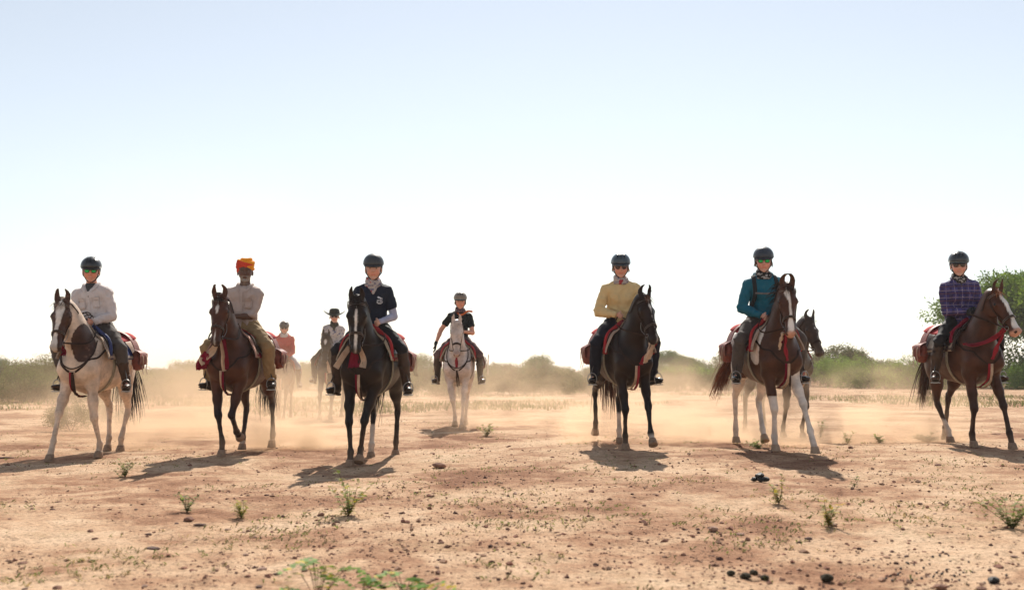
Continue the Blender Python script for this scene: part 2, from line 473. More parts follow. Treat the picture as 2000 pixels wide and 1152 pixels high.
def flat_strap(path, nrm, w, t=.004):
    return sweep(path, w / 2, t, nrm, square=True)
def surf_strap(prims, path, w, off=.006, n=24, t=.004, it=6):
    p = snap(prims, spline(path, n), off, it); p = relax_line(p)
    return flat_strap(p, grad(prims, p, .012), w, t)
def relax_line(p, it=2):
    for _ in range(it):
        q = p.copy(); q[1:-1] = .5 * p[1:-1] + .25 * (p[:-2] + p[2:]); p = q
    return p
def hair_strands(mb, roots, dirs, lens, w, droop, segs=5, col=(.02, .015, .01), cvar=.4, curl=.02, gravity=(0, 0, -1)):
    g = np.array(gravity, float)
    for r, d, L in zip(roots, dirs, lens):
        p = np.array(r, float); d = unit(d); pts = [p.copy()]
        for i in range(segs):
            d = unit(d + g * droop + rng.normal(0, curl, 3)); p = p + d * L / segs; pts.append(p.copy())
        pts = np.array(pts); t = unit(np.gradient(pts, axis=0)); a = rng.normal(0, 1, 3); sd = unit(np.cross(t, a))
        ww = (w * rng.uniform(.6, 1.3)) * np.linspace(1, .15, segs + 1)[:, None] * .5
        V = np.concatenate([pts - sd * ww, pts + sd * ww]); n = segs + 1
        F = [(i, i + 1, n + i + 1, n + i) for i in range(segs)]
        mb.add(V, F, np.array(col) * rng.uniform(1 - cvar, 1 + cvar))
def sheet(prims, xs, th0, th1, off0, off1, thick, colf=None, side=1, nu=16, nv=16, flare=None, zaxis=1.12, skew=None, ruffle=0):
    """cloth lying over the barrel: xs=(x0,x1) along the back, angle th0..th1 from straight up towards the side"""
    u = np.linspace(0, 1, nu); v = np.linspace(0, 1, nv); U, W = np.meshgrid(u, v, indexing='ij')
    U, W = U.ravel(), W.ravel()
    x = xs[0] + (xs[1] - xs[0]) * U
    if skew is not None: x = x + skew(U, W)
    th = np.radians(th0 + (th1 - th0) * W)
    D = np.stack([np.zeros_like(th), np.sin(th) * side, np.cos(th)], 1); O = np.stack([x, 0 * x, 0 * x + zaxis], 1)
    off = off0 + (off1 - off0) * W
    if flare is not None: off = off + flare(U, W)
    if ruffle: off = off + ruffle * (np.sin(U * 17 + W * 3) * .6 + np.sin(U * 31 + 2) * .4) * W
    base = ray_in(prims, O, D, .62, .0)
    # smooth radius
    top = base + D * (off + thick)[:, None]; bot = base + D * off[:, None]
    n = nu * nv; idx = np.arange(n).reshape(nu, nv)
    q = lambda A: np.stack([A[:-1, :-1].ravel(), A[1:, :-1].ravel(), A[1:, 1:].ravel(), A[:-1, 1:].ravel()], 1)
    F = [q(idx), q(idx + n)[:, ::-1]]
    for e in (idx[0], idx[-1], idx[:, 0], idx[:, -1]):
        F.append(np.stack([e[:-1], e[1:], e[1:] + n, e[:-1] + n], 1))
    V = np.vstack([top, bot]); C = None
    if colf is not None:
        c = colf(U, W); C = np.vstack([c, c])
    return V, np.concatenate(F), C
def cloth_strip(path, widths, nrm, thick=.006, ruf=.012, seed=0, colf=None, seg=9):
    """hanging scarf: folded cross-section swept along the path"""
    path = np.asarray(path, float); n = len(path); t = unit(np.gradient(path, axis=0)); nrm = np.broadcast_to(nrm, path.shape)
    sd = unit(np.cross(t, nrm)); up = unit(np.cross(sd, t)); w = np.asarray(widths, float)
    s = np.linspace(-.5, .5, seg); V = []; C = []
    for i in range(n):
        for k in range(seg):
            z = ruf * math.sin(k * 2.3 + seed + i * .35) + ruf * .5 * math.sin(k * 4.1 + i * .8 + seed)
            V.append(path[i] + sd[i] * s[k] * w[i] + up[i] * z); C.append(colf(i / (n - 1), k / (seg - 1)) if colf else (1, 1, 1))
    V = np.array(V); V2 = V - np.repeat(up, seg, 0) * thick; N0 = len(V); idx = np.arange(N0).reshape(n, seg)
    q = lambda A: np.stack([A[:-1, :-1].ravel(), A[1:, :-1].ravel(), A[1:, 1:].ravel(), A[:-1, 1:].ravel()], 1)
    F = [q(idx), q(idx + N0)[:, ::-1]]
    for e in (idx[0], idx[-1], idx[:, 0], idx[:, -1]): F.append(np.stack([e[:-1], e[1:], e[1:] + N0, e[:-1] + N0], 1))
    return np.vstack([V, V2]), np.concatenate(F), np.vstack([C, C])

def coat_colors(S, prims, V, info):
    """coat pattern of the animal itself"""
    ids = sorted({p.g for p in prims}); D = np.stack([sdf([q for q in prims if q.g == g and q.op > 0], V) for g in ids], 1)
    grp = np.array(ids)[D.argmin(1)]
    HL = (V - info['poll']) @ info['H']; hd = D[:, ids.index(GH)] < .012
    hd &= (HL[:, 0] > -.12)
    n1 = fbm(V * 6, 3, S.get('seed', 1)); n2 = fbm(V * 28, 2, 5); n3 = fbm(V * 3.2, 3, 11 + S.get('seed', 1))
    base = np.array(S['coat']); C = np.tile(base, (len(V), 1)) * (.8 + .45 * n1)[:, None]
    low = S.get('low', base * .45); zz = V[:, 2] + .12 * (n1 - .5)
    leg = grp >= 3
    if S.get('dark_legs', True):
        m = sstep(.85, .45, zz) * leg; C = C * (1 - m[:, None]) + np.array(low) * m[:, None]
    if S.get('pattern'): C = S['pattern'](V, HL, hd, grp, C, n1, n2, n3)
    if S.get('blaze') is not None:
        cx, wd, y0 = S['blaze'][:3]         # list of x stations and half widths in head space
        w = np.interp(HL[:, 0], cx, wd) + .008 * (n2 - .5); c = np.interp(HL[:, 0], cx, y0)
        m = sstep(.004, -.004, np.abs(HL[:, 1] - c) - w) * (HL[:, 2] > -.075) * hd
        C = C * (1 - m[:, None]) + np.array((.72, .66, .60)) * m[:, None]
    if S.get('snip'):                       # pink muzzle
        m = sstep(.02, -.02, .55 - HL[:, 0] + .05 * (n2 - .5) + .6 * np.maximum(np.abs(HL[:, 1]) - S['snip'], 0)) * hd
        C = C * (1 - m[:, None]) + np.array((.52, .28, .20)) * m[:, None]
    elif not S.get('grey'):
        m = sstep(.50, .58, HL[:, 0]) * hd * .5; C = C * (1 - m[:, None]) + np.array((.03, .025, .022)) * m[:, None]
    for nm, (z1,) in S.get('socks', {}).items():
        m = sstep(.02, -.02, V[:, 2] - z1 + .10 * (n1 - .5)) * (grp == GLEG[nm])
        C = C * (1 - m[:, None]) + np.array((.60, .50, .42)) * m[:, None]
    # road dust on the lower legs
    m = sstep(.55, .0, V[:, 2]) * .38 * sstep(.3, .7, n1) + sstep(.22, .04, V[:, 2]) * .3; m = m * leg
    m = np.maximum(m, S.get('dust', 0) * (.4 + .8 * n1))[:, None]
    C = C * (1 - m) + np.array((.34, .22, .14)) * m
    nm = (HL[:, 0] > .53) & hd & (np.linalg.norm(np.stack([HL[:, 0] - .582, np.abs(HL[:, 1]) - .045, HL[:, 2] + .060], 1), axis=1) < .016)
    C[nm] = (.02, .012, .010)
    return np.clip(C, 0, 1)

def build_horse(S):
    """S: spec. Returns the horse root, its prims and info; tack is built with it"""
    root = link(S.get('name', 'horse'), None); root.empty_display_size = .3
    tag(root, S['label'], 'horse', 'horses in the riding party')
    prims, info = horse_prims(S)
    h = S.get('h', .0132)
    V, F = skin_mesh(prims, h, 1)
    C = coat_colors(S, prims, V, info)
    nn = vnormals(V, F); V = V + nn * ((fbm(V * np.array((5, 7, 9)), 2, S.get('seed', 1)) - .5) * .016)[:, None]     # muscle and skin unevenness
    mobj('body', V, F, COAT, root, C)
    for nm, (f, c, pd, lift) in info['hooves'].items():
        v, ff = hoof_mesh(f, c, pd, lift, not (lift > .03 or S.get(nm + '_bend')))
        v = v + 0
        mobj('hoof', v, ff, HOOF if not S.get('pale_hoof') else mat('pale_hoof', (.36, .25, .17), .75, bump=.3), root)
    poll, H = info['poll'], info['H']; hw = lambda *q: poll + H @ np.array(q, float)
    hair = np.array(S.get('hair', (.018, .012, .009)))
    for s in (1, -1):
        mb = MB(); e = hw(.180, s * .098, -.046); rr = .021
        n = 10; ph = np.linspace(0, math.pi, 7); V = []
        for a in ph:
            for b in np.arange(n) * 2 * math.pi / n: V.append(e + rr * np.array((math.sin(a) * math.cos(b), math.sin(a) * math.sin(b), math.cos(a))))
        Fq = [(i * n + k, i * n + (k + 1) % n, (i + 1) * n + (k + 1) % n, (i + 1) * n + k) for i in range(6) for k in range(n)]
        mobj('eye', V, np.array(Fq)[:, ::-1], EYE, root)
    # mane, forelock, tail
    full = S.get('h', .0132) < .015
    mb = MB(); n = 130 if full else 50; ms = S.get('mane_side', -1)
    cr = spline(np.array([hw(-.03, 0, -.01), poll * .75 + np.array((.42, 0, 1.42)) * .25 + (-.06, 0, .03), poll * .35 + np.array((.40, 0, 1.42)) * .65 + (-.06, 0, .03), (.36, 0, 1.50)]), n)
    cr = snap(prims, cr, -.004, 4)
    hair_strands(mb, cr, [(rng.normal(-.1, .25), ms * rng.uniform(.5, 1.3), rng.uniform(.2, .9)) for _ in range(n)], rng.uniform(.07, .17, n) * S.get('mane_len', 1), .013, .38, col=hair, curl=.06)
    mb.build('mane', HAIR, root)
    mb = MB(); n = 46 if full else 24
    hair_strands(mb, [hw(rng.uniform(-.02, .03), rng.uniform(-.035, .035), .012) for _ in range(n)], [H @ np.array((rng.uniform(.2, 1), rng.normal(S.get('wind', .2), .45), rng.uniform(.3, 1))) for _ in range(n)], rng.uniform(.06, .17, n), .008, .30, col=np.array(S.get('forelock', hair * 1.6)), curl=.12)
    mb.build('forelock', HAIR, root)
    mb = MB(); n = 170 if full else 60; td = S.get('tail_dir', (-.5, 0, -1)); tb = np.array((-.85, 0, 1.24)); tl = S.get('tail_len', .95)
    roots = [tb + rng.normal(0, .016, 3) for _ in range(n)]
    hair_strands(mb, roots, [np.array(td) * np.array((1, 1, .35)) + rng.normal(0, .12, 3) for _ in range(n)], rng.uniform(.55, 1.0, n) * tl, .020, .30, segs=8, col=np.array(S.get('tail_col', hair)), curl=.05, gravity=unit(td) * .4 + np.array((0, 0, -.8)))
    mb.build('tail', HAIR, root)
    # ------------------------------------------------ bridle (worn like clothing: part of the horse)
    br = link('bridle', None, root)
    hpr = [p for p in prims if p.g == GH and p.op > 0]
    # rings round the head
    def ring(x0, x1, w, a0=0, a1=360, off=.006, n=28, zc=-.085):
        a = np.radians(np.linspace(a0, a1, n)); fr = (1 - np.cos(a)) / 2
        O = np.array([hw(x0 + (x1 - x0) * f, 0, zc) for f in fr]); D = np.array([H @ np.array((0, math.sin(x), math.cos(x))) for x in a])
        p = ray_in(hpr, O, D, .26, off)
        return p, D
    nb = S.get('noseband', 'studded')
    p, D = ring(.385, .405, .0); p = relax_line(p, 1)
    m_nose = STRAP
    V, Fq = sweep(p, .016, .0035, D, square=True); mobj('noseband', V, Fq, m_nose, br, smooth=False)
    p2, D2 = ring(.055, .055, 0, -105, 105, zc=-.07)
    V, Fq = sweep(p2, .012, .0035, D2, square=True); mobj('browband', V, Fq, m_nose, br, smooth=False)
    if nb == 'studded':
        for (pp, DD, a) in ((p, D, .0), (p2, D2, 0)):
            mb = MB(); ax = unit(np.gradient(pp, axis=0)); sd = unit(np.cross(ax, DD))
            q = spline(pp, 44 if full else 20); qd = spline(DD, len(q)); sdd = spline(sd, len(q))
            for i in range(len(q)):
                for o_ in (-.009, .009):
                    c = q[i] + qd[i] * .005 + sdd[i] * o_; r = .0045
                    mb.add([c + x * r for x in (sdd[i], np.cross(qd[i], sdd[i]), -sdd[i], -np.cross(qd[i], sdd[i]))] + [c + qd[i] * r], [(0, 1, 4), (1, 2, 4), (2, 3, 4), (3, 0, 4)])
            o = mb.build('studs', STEEL, br, False); o['kind'] = 'stuff'
    for s in (1, -1):
        cp = [hw(.03, s * .085, -.03), hw(.10, s * .115, -.085), hw(.24, s * .10, -.115), hw(.38, s * .06, -.105), hw(.49, s * .052, -.105)]
        V, Fq = surf_strap(hpr, cp, .020, .006, 18); mobj('cheek_strap', V, Fq, STRAP, br, smooth=False)
        tp = [hw(.02, s * .08, -.04), hw(.06, s * .10, -.14), hw(.10, s * .06, -.22), hw(.11, 0, -.245)]
        V, Fq = surf_strap(prims, tp, .014, .008, 14); mobj('throat_strap', V, Fq, STRAP, br, smooth=False)
        bit = hw(.485, s * .066, -.115); a = np.linspace(0, 2 * math.pi, 13)[:-1]
        rp = np.array([bit + H @ np.array((math.cos(x) * .024, 0, math.sin(x) * .024)) for x in a])
        V, Fq = sweep(rp, .0035, .0035, H[:, 1], seg=6, close=True); mobj('bit_ring', V, Fq, STEEL, br)
        if S.get('chain', True) and full:
            V, Fq = sweep(spline([hw(.30, s * .088, -.12), hw(.38, s * .085, -.16), hw(.47, s * .07, -.13)], 10), .0035, .0035, H[:, 1], seg=5); mobj('bit_chain', V, Fq, STEEL, br)
        # rein to the hands
        hand = np.array(S.get('hands', (.36, .04, 1.62))); sag = S.get('rein_sag', .10); hy_ = hand + (0, s * .015, 0)
        m1 = bit * .62 + hy_ * .38 + (-.03, s * .13, -sag); m2 = bit * .3 + hy_ * .7 + (.0, s * .13, -sag * .7)
        rp_ = spline([bit, m1, m2, hy_], 30); ins = sdf(prims, rp_) < .014; rp_[ins] = snap(prims, rp_[ins], .014, 4); rp_[0] = bit; V, Fq = sweep(relax_line(rp_, 3), .009, .003, (0, 1, .3), square=True); mobj('rein', V, Fq, STRAP, br, smooth=False)
    # ------------------------------------------------ breast collar and hanging ribbon
    bc = link('breast_collar', None, root)
    for s in (1, -1):
        pth = [(.20, s * .20, 1.36), (.42, s * .21, 1.27), (.60, s * .15, 1.14), (.70, s * .03, 1.04)]
        V, Fq = surf_strap(prims, pth, .022, .007, 22); mobj('strap', V, Fq, STRAP, bc, smooth=False)
    nl = S.get('loop', False)
    if nl:
        lp = [(.46, .17, 1.40), (.60, .19, 1.25), (.73, .12, 1.12), (.77, 0, 1.06), (.73, -.12, 1.12), (.60, -.19, 1.25), (.46, -.17, 1.40)]
        V, Fq = surf_strap(prims, lp, .014, .008, 34); mobj('neck_loop', V, Fq, STRAP, bc, smooth=False)
    cc = S.get('ribbon', ('red', 'cream'))
    colr = {'red': (.32, .030, .042), 'cream': (.58, .42, .30), 'maroon': (.20, .012, .030), 'brown': (.06, .03, .02), 'white': (.62, .55, .46)}
    rc = (.72, 0, 1.04)
    path = spline([rc, (.735, .0, .93), (.66, 0, .82), (.50, 0, .745), (.34, 0, .775)], 20); path = snap([p for p in prims if p.g in (GB,)], path, .03, 4)
    for k, c in enumerate(cc):
        off = np.array((0, (k - (len(cc) - 1) / 2) * .026, 0)); sag = np.sin(np.linspace(0, math.pi, 20))[:, None] * np.array((.03, 0, -.05)) * (1 + .5 * k)
        V, Fq, Cq = cloth_strip(path + off + sag, np.full(20, .030), (1, 0, .2), .006, .004, k, lambda a, b, c=c: colr[c])
        mobj('ribbon', V, Fq, CLOTH_A, bc, Cq)
    # scarf hanging from the chin
    for (k, c, x0, L, wdt, sway) in S.get('scarf', []):
        top = hw(.47, sway * .5, -.16); pth = spline([top, top + (-.02, sway, -L * .35), top + (-.06, sway * 1.6, -L * .7), top + (-.03, sway * 1.3, -L)], 14)
        V, Fq, Cq = cloth_strip(pth, np.linspace(.035, wdt, 14), (1, .1, .1), .006, .012, k * 1.7, lambda a, b, c=c: colr[c])
        mobj('scarf', V, Fq, CLOTH_A, bc, Cq)
    for (c, pts, w0, w1) in S.get('drapes', []):
        pth = spline(pts, 16); V, Fq, Cq = cloth_strip(pth, np.linspace(w0, w1, 16), (.6, .4, .5), .006, .012, 1.3, lambda a, b, c=c: colr[c])
        mobj('ribbon', V, Fq, CLOTH_A, bc, Cq)
    V, Fq = sweep(spline([(.72, 0, 1.0), (.75, .03, .9), (.72, .04, .76)], 10), .011, .004, (1, 0, 0), square=True); mobj('strap_end', V, Fq, STRAP, bc, smooth=False)
    return root, prims, info

def sdf_part(name, prims, h, m, parent, it=1, wrk=0, colf=None, wsc=9, cut=None, seed=3, kfold=1):
    V, F = skin_mesh(prims, h, it)
    if wrk:
        nn = vnormals(V, F); w = fbm(V * np.array((wsc, wsc, wsc * .6)) * 1.25 + 1.2 * vnoise(V * 5, seed + 9)[:, None], 2, seed) - .5
        w = -np.minimum(np.abs(w), .16) * 6 + .55 - .35 * np.abs(vnoise(V * wsc * 2.4, seed + 4) - .5)          # creases between soft rolls
        V = V + nn * (w * wrk)[:, None]
    col = colf(V) if colf is not None else None
    if cut is not None:
        keep = cut(V); F = F[keep[F].all(1)]
        used = np.unique(F); mp = np.full(len(V), -1); mp[used] = np.arange(len(used)); V = V[used]; F = mp[F]
        if col is not None: col = col[used]
    return mobj(name, V, F, m, parent, col)

def build_saddle(S, prims, loc_apply):
    who = S['who']
    t = link('saddle', None); tag(t, S.get('saddle_label', 'dark leather saddle with cloth pad on %s' % who), 'saddle', 'saddles on the horses')
    full = S.get('h', .0132) < .015
    # seat block with pommel and cantle
    sp = [bone((.20, 0, 1.47), (-.22, 0, 1.475), (.13, .045), (.16, .05), .04), bone((.22, 0, 1.50), (.27, 0, 1.56), (.085, .045), (.05, .035), .04, up=(1, 0, 0)),
          bone((-.24, 0, 1.50), (-.29, 0, 1.56), (.14, .04), (.12, .03), .04, up=(1, 0, 0))]
    sdf_part('seat', sp, .012 if full else .02, LEA_D, t)
    nu = 16 if full else 8
    pc = S.get('pad', (CREAM, MAROON)); 
    def stripes(U, W):
        C = np.tile(np.array(pc[0]), (len(U), 1)); C = C * (.85 + .2 * np.sin(U * 40)[:, None] * .3)
        m = ((U > .70) & (U < .80)) | ((W > .88) & (W < .94)); C[m] = pc[1]
        C[(U > .93)] = pc[2] if len(pc) > 2 else pc[1]
        return C
    for s in (1, -1):
        # pad: front edge slopes down the shoulder, corner hangs loose
        V, F, C = sheet(prims, (-.36, .40), 2, S.get('pad_th', 78), .012, .030, .016, stripes, s, nu * 2, nu, flare=lambda U, W: .035 * sstep(.6, 1, U) * sstep(.45, 1, W), skew=lambda U, W: .06 * W * sstep(.5, 1, U), ruffle=.006)
        mobj('pad', V, F, CLOTH_A, t, C)
        V, F, C = sheet(prims, (-.20, .26), 14, 66, .036, .055, .010, None, s, nu, nu, skew=lambda U, W: .10 * W * (1 - W) * 4 * sstep(.5, 1, U) + .05 * W)
        mobj('flap', V, F, LEA_D, t)
        # thick rolled edge in front of the rider's knee
        rc = S.get('roll', 'red')
        if rc:
            x = np.full(14, .0); th = np.radians(np.linspace(6, S.get('roll_th', 70), 14)); xx = .30 + .06 * np.linspace(0, 1, 14)
            O = np.stack([xx, 0 * xx, 0 * xx + 1.12], 1); D = np.stack([0 * th, np.sin(th) * s, np.cos(th)], 1)
            pth = ray_in(prims, O, D, .62, .055)
            V, F = sweep(pth, .026, .022, (1, 0, 0), seg=8); mobj('edge_roll', V, F, {'red': CLOTH_RED, 'blue': CLOTH_BLU, 'maroon': CLOTH_MAR}[rc], t)
        # red cover under the rider, its rear corner standing off the rump
        V, F, C = sheet(prims, (-.52, .20), 3, S.get('cover_th', 40), .050, .075, .010, None, s, nu, 10, flare=lambda U, W: .02 * sstep(.35, .0, U) * W, ruffle=.008)
        mobj('seat_cover', V, F, CLOTH_RED, t)
        # girth
        a = np.radians(np.linspace(60, 178, 18)); O = np.stack([.16 + 0 * a, 0 * a, 1.12 + 0 * a], 1); D = np.stack([0 * a, np.sin(a) * s, np.cos(a)], 1)
        pth = ray_in(prims, O, D, .62, .012); V, F = sweep(pth, .024, .006, D, square=True)
        mobj('girth', V, F, mat('girth_web', (.32, .27, .19), .9, bump=.4, bscale=200), t, smooth=False)
        # stirrup leather and iron
        ft = np.array(S['feet'][0 if s > 0 else 1]); top = ray_in(prims, np.array([[.10, 0, 1.12]]), np.array([[0, s * math.sin(R(42)), math.cos(R(42))]]), .62, .07)[0]
        iron_top = ft + (-.02, 0, .14)
        st = link('stirrup', None, t)
        V, F = sweep(spline([top, top * .5 + iron_top * .5 + (0, s * .03, 0), iron_top], 10), .014, .004, (0, 1, 0), square=True); mobj('stirrup_leather', V, F, LEA_D, st, smooth=False)
        a = np.linspace(R(-62), R(242), 20); yaw = R(19) * s
        cy, sy = math.cos(yaw), math.sin(yaw)
        ring = np.array([ft + np.array((0, 0, .060)) + np.array((-sy * math.cos(x) * .058, cy * math.cos(x) * .058, math.sin(x) * .074)) for x in a])
        V, F = sweep(ring, .006, .005, (1, 0, 0), seg=6); mobj('stirrup_iron', V, F, STEEL, st)
        tr = [ft + (0, 0, -.012) + np.array((-sy * q, cy * q, 0)) for q in (-.056, .056)]
        V, F = sweep(np.array(tr), .024, .006, (0, 0, 1), square=True); mobj('stirrup_tread', V, F, STEEL, st, smooth=False)
    # two leather pouches behind the rider
    bag = None
    if S.get('bags', True):
        bag = link('saddlebag', None); tag(bag, 'red brown leather saddlebags on %s' % who, 'saddlebag', 'saddlebags')
        for s in (1, -1):
            lean = S.get('bag_out', .0); c = np.array((-.47, s * (.345 + lean), 1.17)); yv = unit((0, s, .12))
            pp = [bone(c + (-.07, 0, .04), c + (.09, 0, .04), (.050, .090), (.050, .090), .03, up=(0, 0, 1), cap=.5), bone(c + (-.06, 0, -.05), c + (.08, 0, -.05), (.060, .068), (.060, .068), .04, cap=.5)]
            po = sdf_part('pouch', pp, .010 if full else .018, LEA_R, bag, wrk=.016, wsc=14)
            # flap over the front
            xs = np.linspace(-.115, .135, 7); zs = np.linspace(.15, -.035, 8); V = []
            for x in xs:
                for k, z in enumerate(zs):
                    b = .062 + .012 * math.sin(k / 7 * math.pi) + (.004 * math.sin(x * 60 + k)); b = b if k > 1 else [-.02, .035][k]
                    V.append(c + (x, s * b, z - .03 * (1 - abs(x - .01) / .13) * (k == 7)))
            V = np.array(V); n0 = len(V); V2 = V - (0, s * .007, .004); idx = np.arange(n0).reshape(7, 8)
            q = lambda A: np.stack([A[:-1, :-1].ravel(), A[1:, :-1].ravel(), A[1:, 1:].ravel(), A[:-1, 1:].ravel()], 1)
            F = [q(idx), q(idx + n0)[:, ::-1]]
            for e in (idx[0], idx[-1], idx[:, 0], idx[:, -1]): F.append(np.stack([e[:-1], e[1:], e[1:] + n0, e[:-1] + n0], 1))
            mobj('flap', np.vstack([V, V2]), np.concatenate(F), LEA_R, bag)
            for dx in (-.06, .07):
                V, F = sweep(spline([c + (dx, s * .055, .11), c + (dx, s * .085, .04), c + (dx, s * .088, -.03), c + (dx, s * .078, -.11), c + (dx + .02, s * .10, -.17)], 10), .008, .003, (0, s, 0), square=True)
                mobj('bag_strap', V, F, mat('pale_strap', (.40, .27, .19), .7), bag, smooth=False)
        th = np.radians(np.linspace(-62, 62, 22)); O = np.stack([-.46 + 0 * th, 0 * th, 1.12 + 0 * th], 1); D = np.stack([0 * th, np.sin(th), np.cos(th)], 1)
        pth = ray_in(prims, O, D, .62, .075); V, F = sweep(pth, .09, .006, D, square=True); mobj('yoke', V, F, LEA_R, bag, smooth=False)
    return t, bag
# ---------------------------------------------------------------- riders (same frame as their horse: face +X, left +Y)
SKIN_D = {}
def skin_mat(c):
    key = 'skin_%d%d' % (int(c[0] * 1000), int(c[1] * 1000))
    m = mat(key, c, .48, var=.12, scale=40, spec=.35); p = m.node_tree.nodes['Principled BSDF']
    p.inputs['Subsurface Weight'].default_value = .12; p.inputs['Subsurface Radius'].default_value = (.02, .008, .004); p.inputs['Subsurface Scale'].default_value = 1
    return m
def hand_prims(W, fd, th, curl, s, sc=1.0):
    """W wrist, fd finger direction, th thumb side direction, curl per joint in radians"""
    X = unit(fd); Y = unit(th - X * np.dot(th, X)); Z = np.cross(X, Y) * s     # Z: back of the hand
    Mx = np.stack([X, Y, Z], 1); P = []
    f = lambda q: W + Mx @ (np.array(q, float) * sc)
    P.append(bone(f((-.02, 0, 0)), f((.03, 0, 0)), (.026, .020), (.036, .017), .012, up=Z))
    P.append(bone(f((.02, 0, 0)), f((.078, -.002, 0)), (.036, .017), (.039, .014), .012, up=Z))
    for i, (y, L) in enumerate(((.029, .072), (.010, .080), (-.010, .075), (-.028, .058))):
        p = np.array((.082 - abs(y) * .15, y, .0)); a = curl * .5; spread = y * 1.4 * (1 - min(curl, 1)); r = .0098
        for sgm, fr in enumerate((.45, .30, .25)):
            d = np.array((math.cos(a), spread, -math.sin(a))); q = p + unit(d) * L * fr
            P.append(bone(f(p), f(q), r * sc, r * .9 * sc, .004)); p = q; a += curl * (1.05 if sgm == 0 else .8); r *= .93
    p = np.array((.018, .026, -.006)); 
    for q, r in (((.048, .052, -.012), .0125), ((.072, .052 - .018 * min(curl, 1), -.024 - .01 * curl), .0105), ((.088, .046 - .03 * min(curl, 1), -.034 - .012 * curl), .0095)):
        P.append(bone(f(p), f(q), r * sc, r * .9 * sc, .008)); p = np.array(q)
    return P
def build_rider(S, hinfo):
    """S: spec of horse and rider together; returns the person's root"""
    r = S['rider']; sc = r.get('scale', 1.0) * 1.06; hres = r.get('h', .0098)
    root = link('person', None); root.empty_display_size = .3
    tag(root, r['label'], 'person', 'riders on horseback')
    base = np.array((-.02, r.get('shift', 0), 1.585)); Rb = rot(R(r.get('yaw', 0)), R(r.get('lean', 4)), R(r.get('roll', 0)))
    b = lambda *q: base + Rb @ (np.array(q, float) * sc)
    sw = r.get('shoulder', .185); bt = r.get('bulk', 1.0)
    X, Z = Rb[:, 0], Rb[:, 2]
    def tor(e=0, neck=1):       # torso prims grown by e
        return [bone(b(-.02, 0, .0), b(-.01, 0, .16), (.156 * bt + e, .120 * bt + e), (.149 * bt + e, .114 * bt + e), .05, up=X),
                bone(b(-.01, 0, .16), b(.0, 0, .36), (.150 * bt + e, .112 * bt + e), (.155 + e, .112 + e), .05, up=X),
                bone(b(-.005, -.105, .405), b(-.005, .105, .405), (.074 + e, .058 + e), (.074 + e, .058 + e), .07, up=Z),
                bone(b(-.012, 0, .40), b(-.002, 0, .50 if neck else .465), (.10 + e * .5, .07 + e * .5), (.052 + (0 if neck else .012), .052 + (0 if neck else .01)), .05, up=X, cap=1 if neck else .3),
                bone(b(-.015, .03, .485), b(-.01, .145, .415), .030 + e * .7, .040 + e, .05), bone(b(-.015, -.03, .485), b(-.01, -.145, .415), .030 + e * .7, .040 + e, .05)] + \
               ([ball(b(.085, s * .065, .30), (.055 + e * .7, .06 + e * .7, .055 + e * .7), ax=X, up=Z, k=.05) for s in (1, -1)] if r.get('bust') else [])
    def pel(e=0):
        return [ball(b(-.03, 0, .0), (.135 + e, .165 * bt + e, .115 + e), ax=X, up=Z, k=.05)]
    legs, arms = {}, {}
    for s, nm in ((1, 'L'), (-1, 'R')):
        hip = base + np.array((.0, s * .095, .0)); sole = np.array(S['feet'][0 if s > 0 else 1], float); tv = unit(np.array((1, s * r.get('toe_out', .35), r.get('toe_up', .06)))); ank = sole - tv * .13 + (0, 0, .115)
        kn, ank = ik(hip, ank, .45, .44, (1, s * .75, .35))
        legs[nm] = (hip, kn, ank, sole)
        sh = b(0, s * (sw - .012), .405); hand = np.array(r['hand' + nm], float); el, wr = ik(sh, hand, .29 * sc, .265 * sc, Rb @ np.array(r.get('pole' + nm, (-.55, s * .55, -.6))))
        arms[nm] = (sh, el, wr)
    def leg_p(nm, e=0, parts='tc'):
        hip, kn, ank, sole = legs[nm]; P = []
        if 't' in parts: P += [bone(hip, hip * .5 + kn * .5, .092 * bt + e, .080 * bt + e, .04), bone(hip * .5 + kn * .5, kn, .080 * bt + e, .058 + e, .03)]
        if 'c' in parts: P += [bone(kn, kn * .6 + ank * .4, .056 + e, .060 + e, .03), bone(kn * .6 + ank * .4, ank, .058 + e, .038 + e, .03)]
        return P
    def arm_p(nm, e=0, f0=0, f1=2.0, cap=1.0):
        """f runs 0 shoulder, 1 elbow, 2 wrist"""
        sh, el, wr = arms[nm]; P = []
        pt = lambda f: sh + (el - sh) * f if f <= 1 else el + (wr - el) * (f - 1)
        rd = lambda f: np.interp(f, (0, .15, .6, 1, 1.25, 2), (.056, .056, .049, .042, .043, .027)) * (.5 + .5 * bt)
        fs = [f for f in (0, .5, 1, 1.35, 2) if f0 < f < f1]; fs = [f0] + fs + [f1]
        for a, c in zip(fs[:-1], fs[1:]): P.append(bone(pt(a), pt(c), rd(a) + e, rd(c) + e, .02, cap=cap))
        return P
    # ---- head
    nk = b(.012, 0, .552); hy, hp, hr = r.get('head', (0, 0, 0)); Hm = rot(R(hy), R(hp), R(hr)); hs = sc * r.get('head_scale', 1.13)
    hh = lambda *q: nk + Hm @ (np.array(q, float) * hs); HX, HZ = Hm[:, 0], Hm[:, 2]
    sr = lambda q: q * hs if np.isscalar(q) else tuple(x * hs for x in q)
    hB = lambda a, c, ra, rb, k=.01, **kw: bone(hh(*a), hh(*c), sr(ra), sr(rb), k, up=HX, **kw)
    hE = lambda c, rr, k=.01, **kw: ball(hh(*c), sr(rr), ax=HX, up=HZ, k=k, **kw)
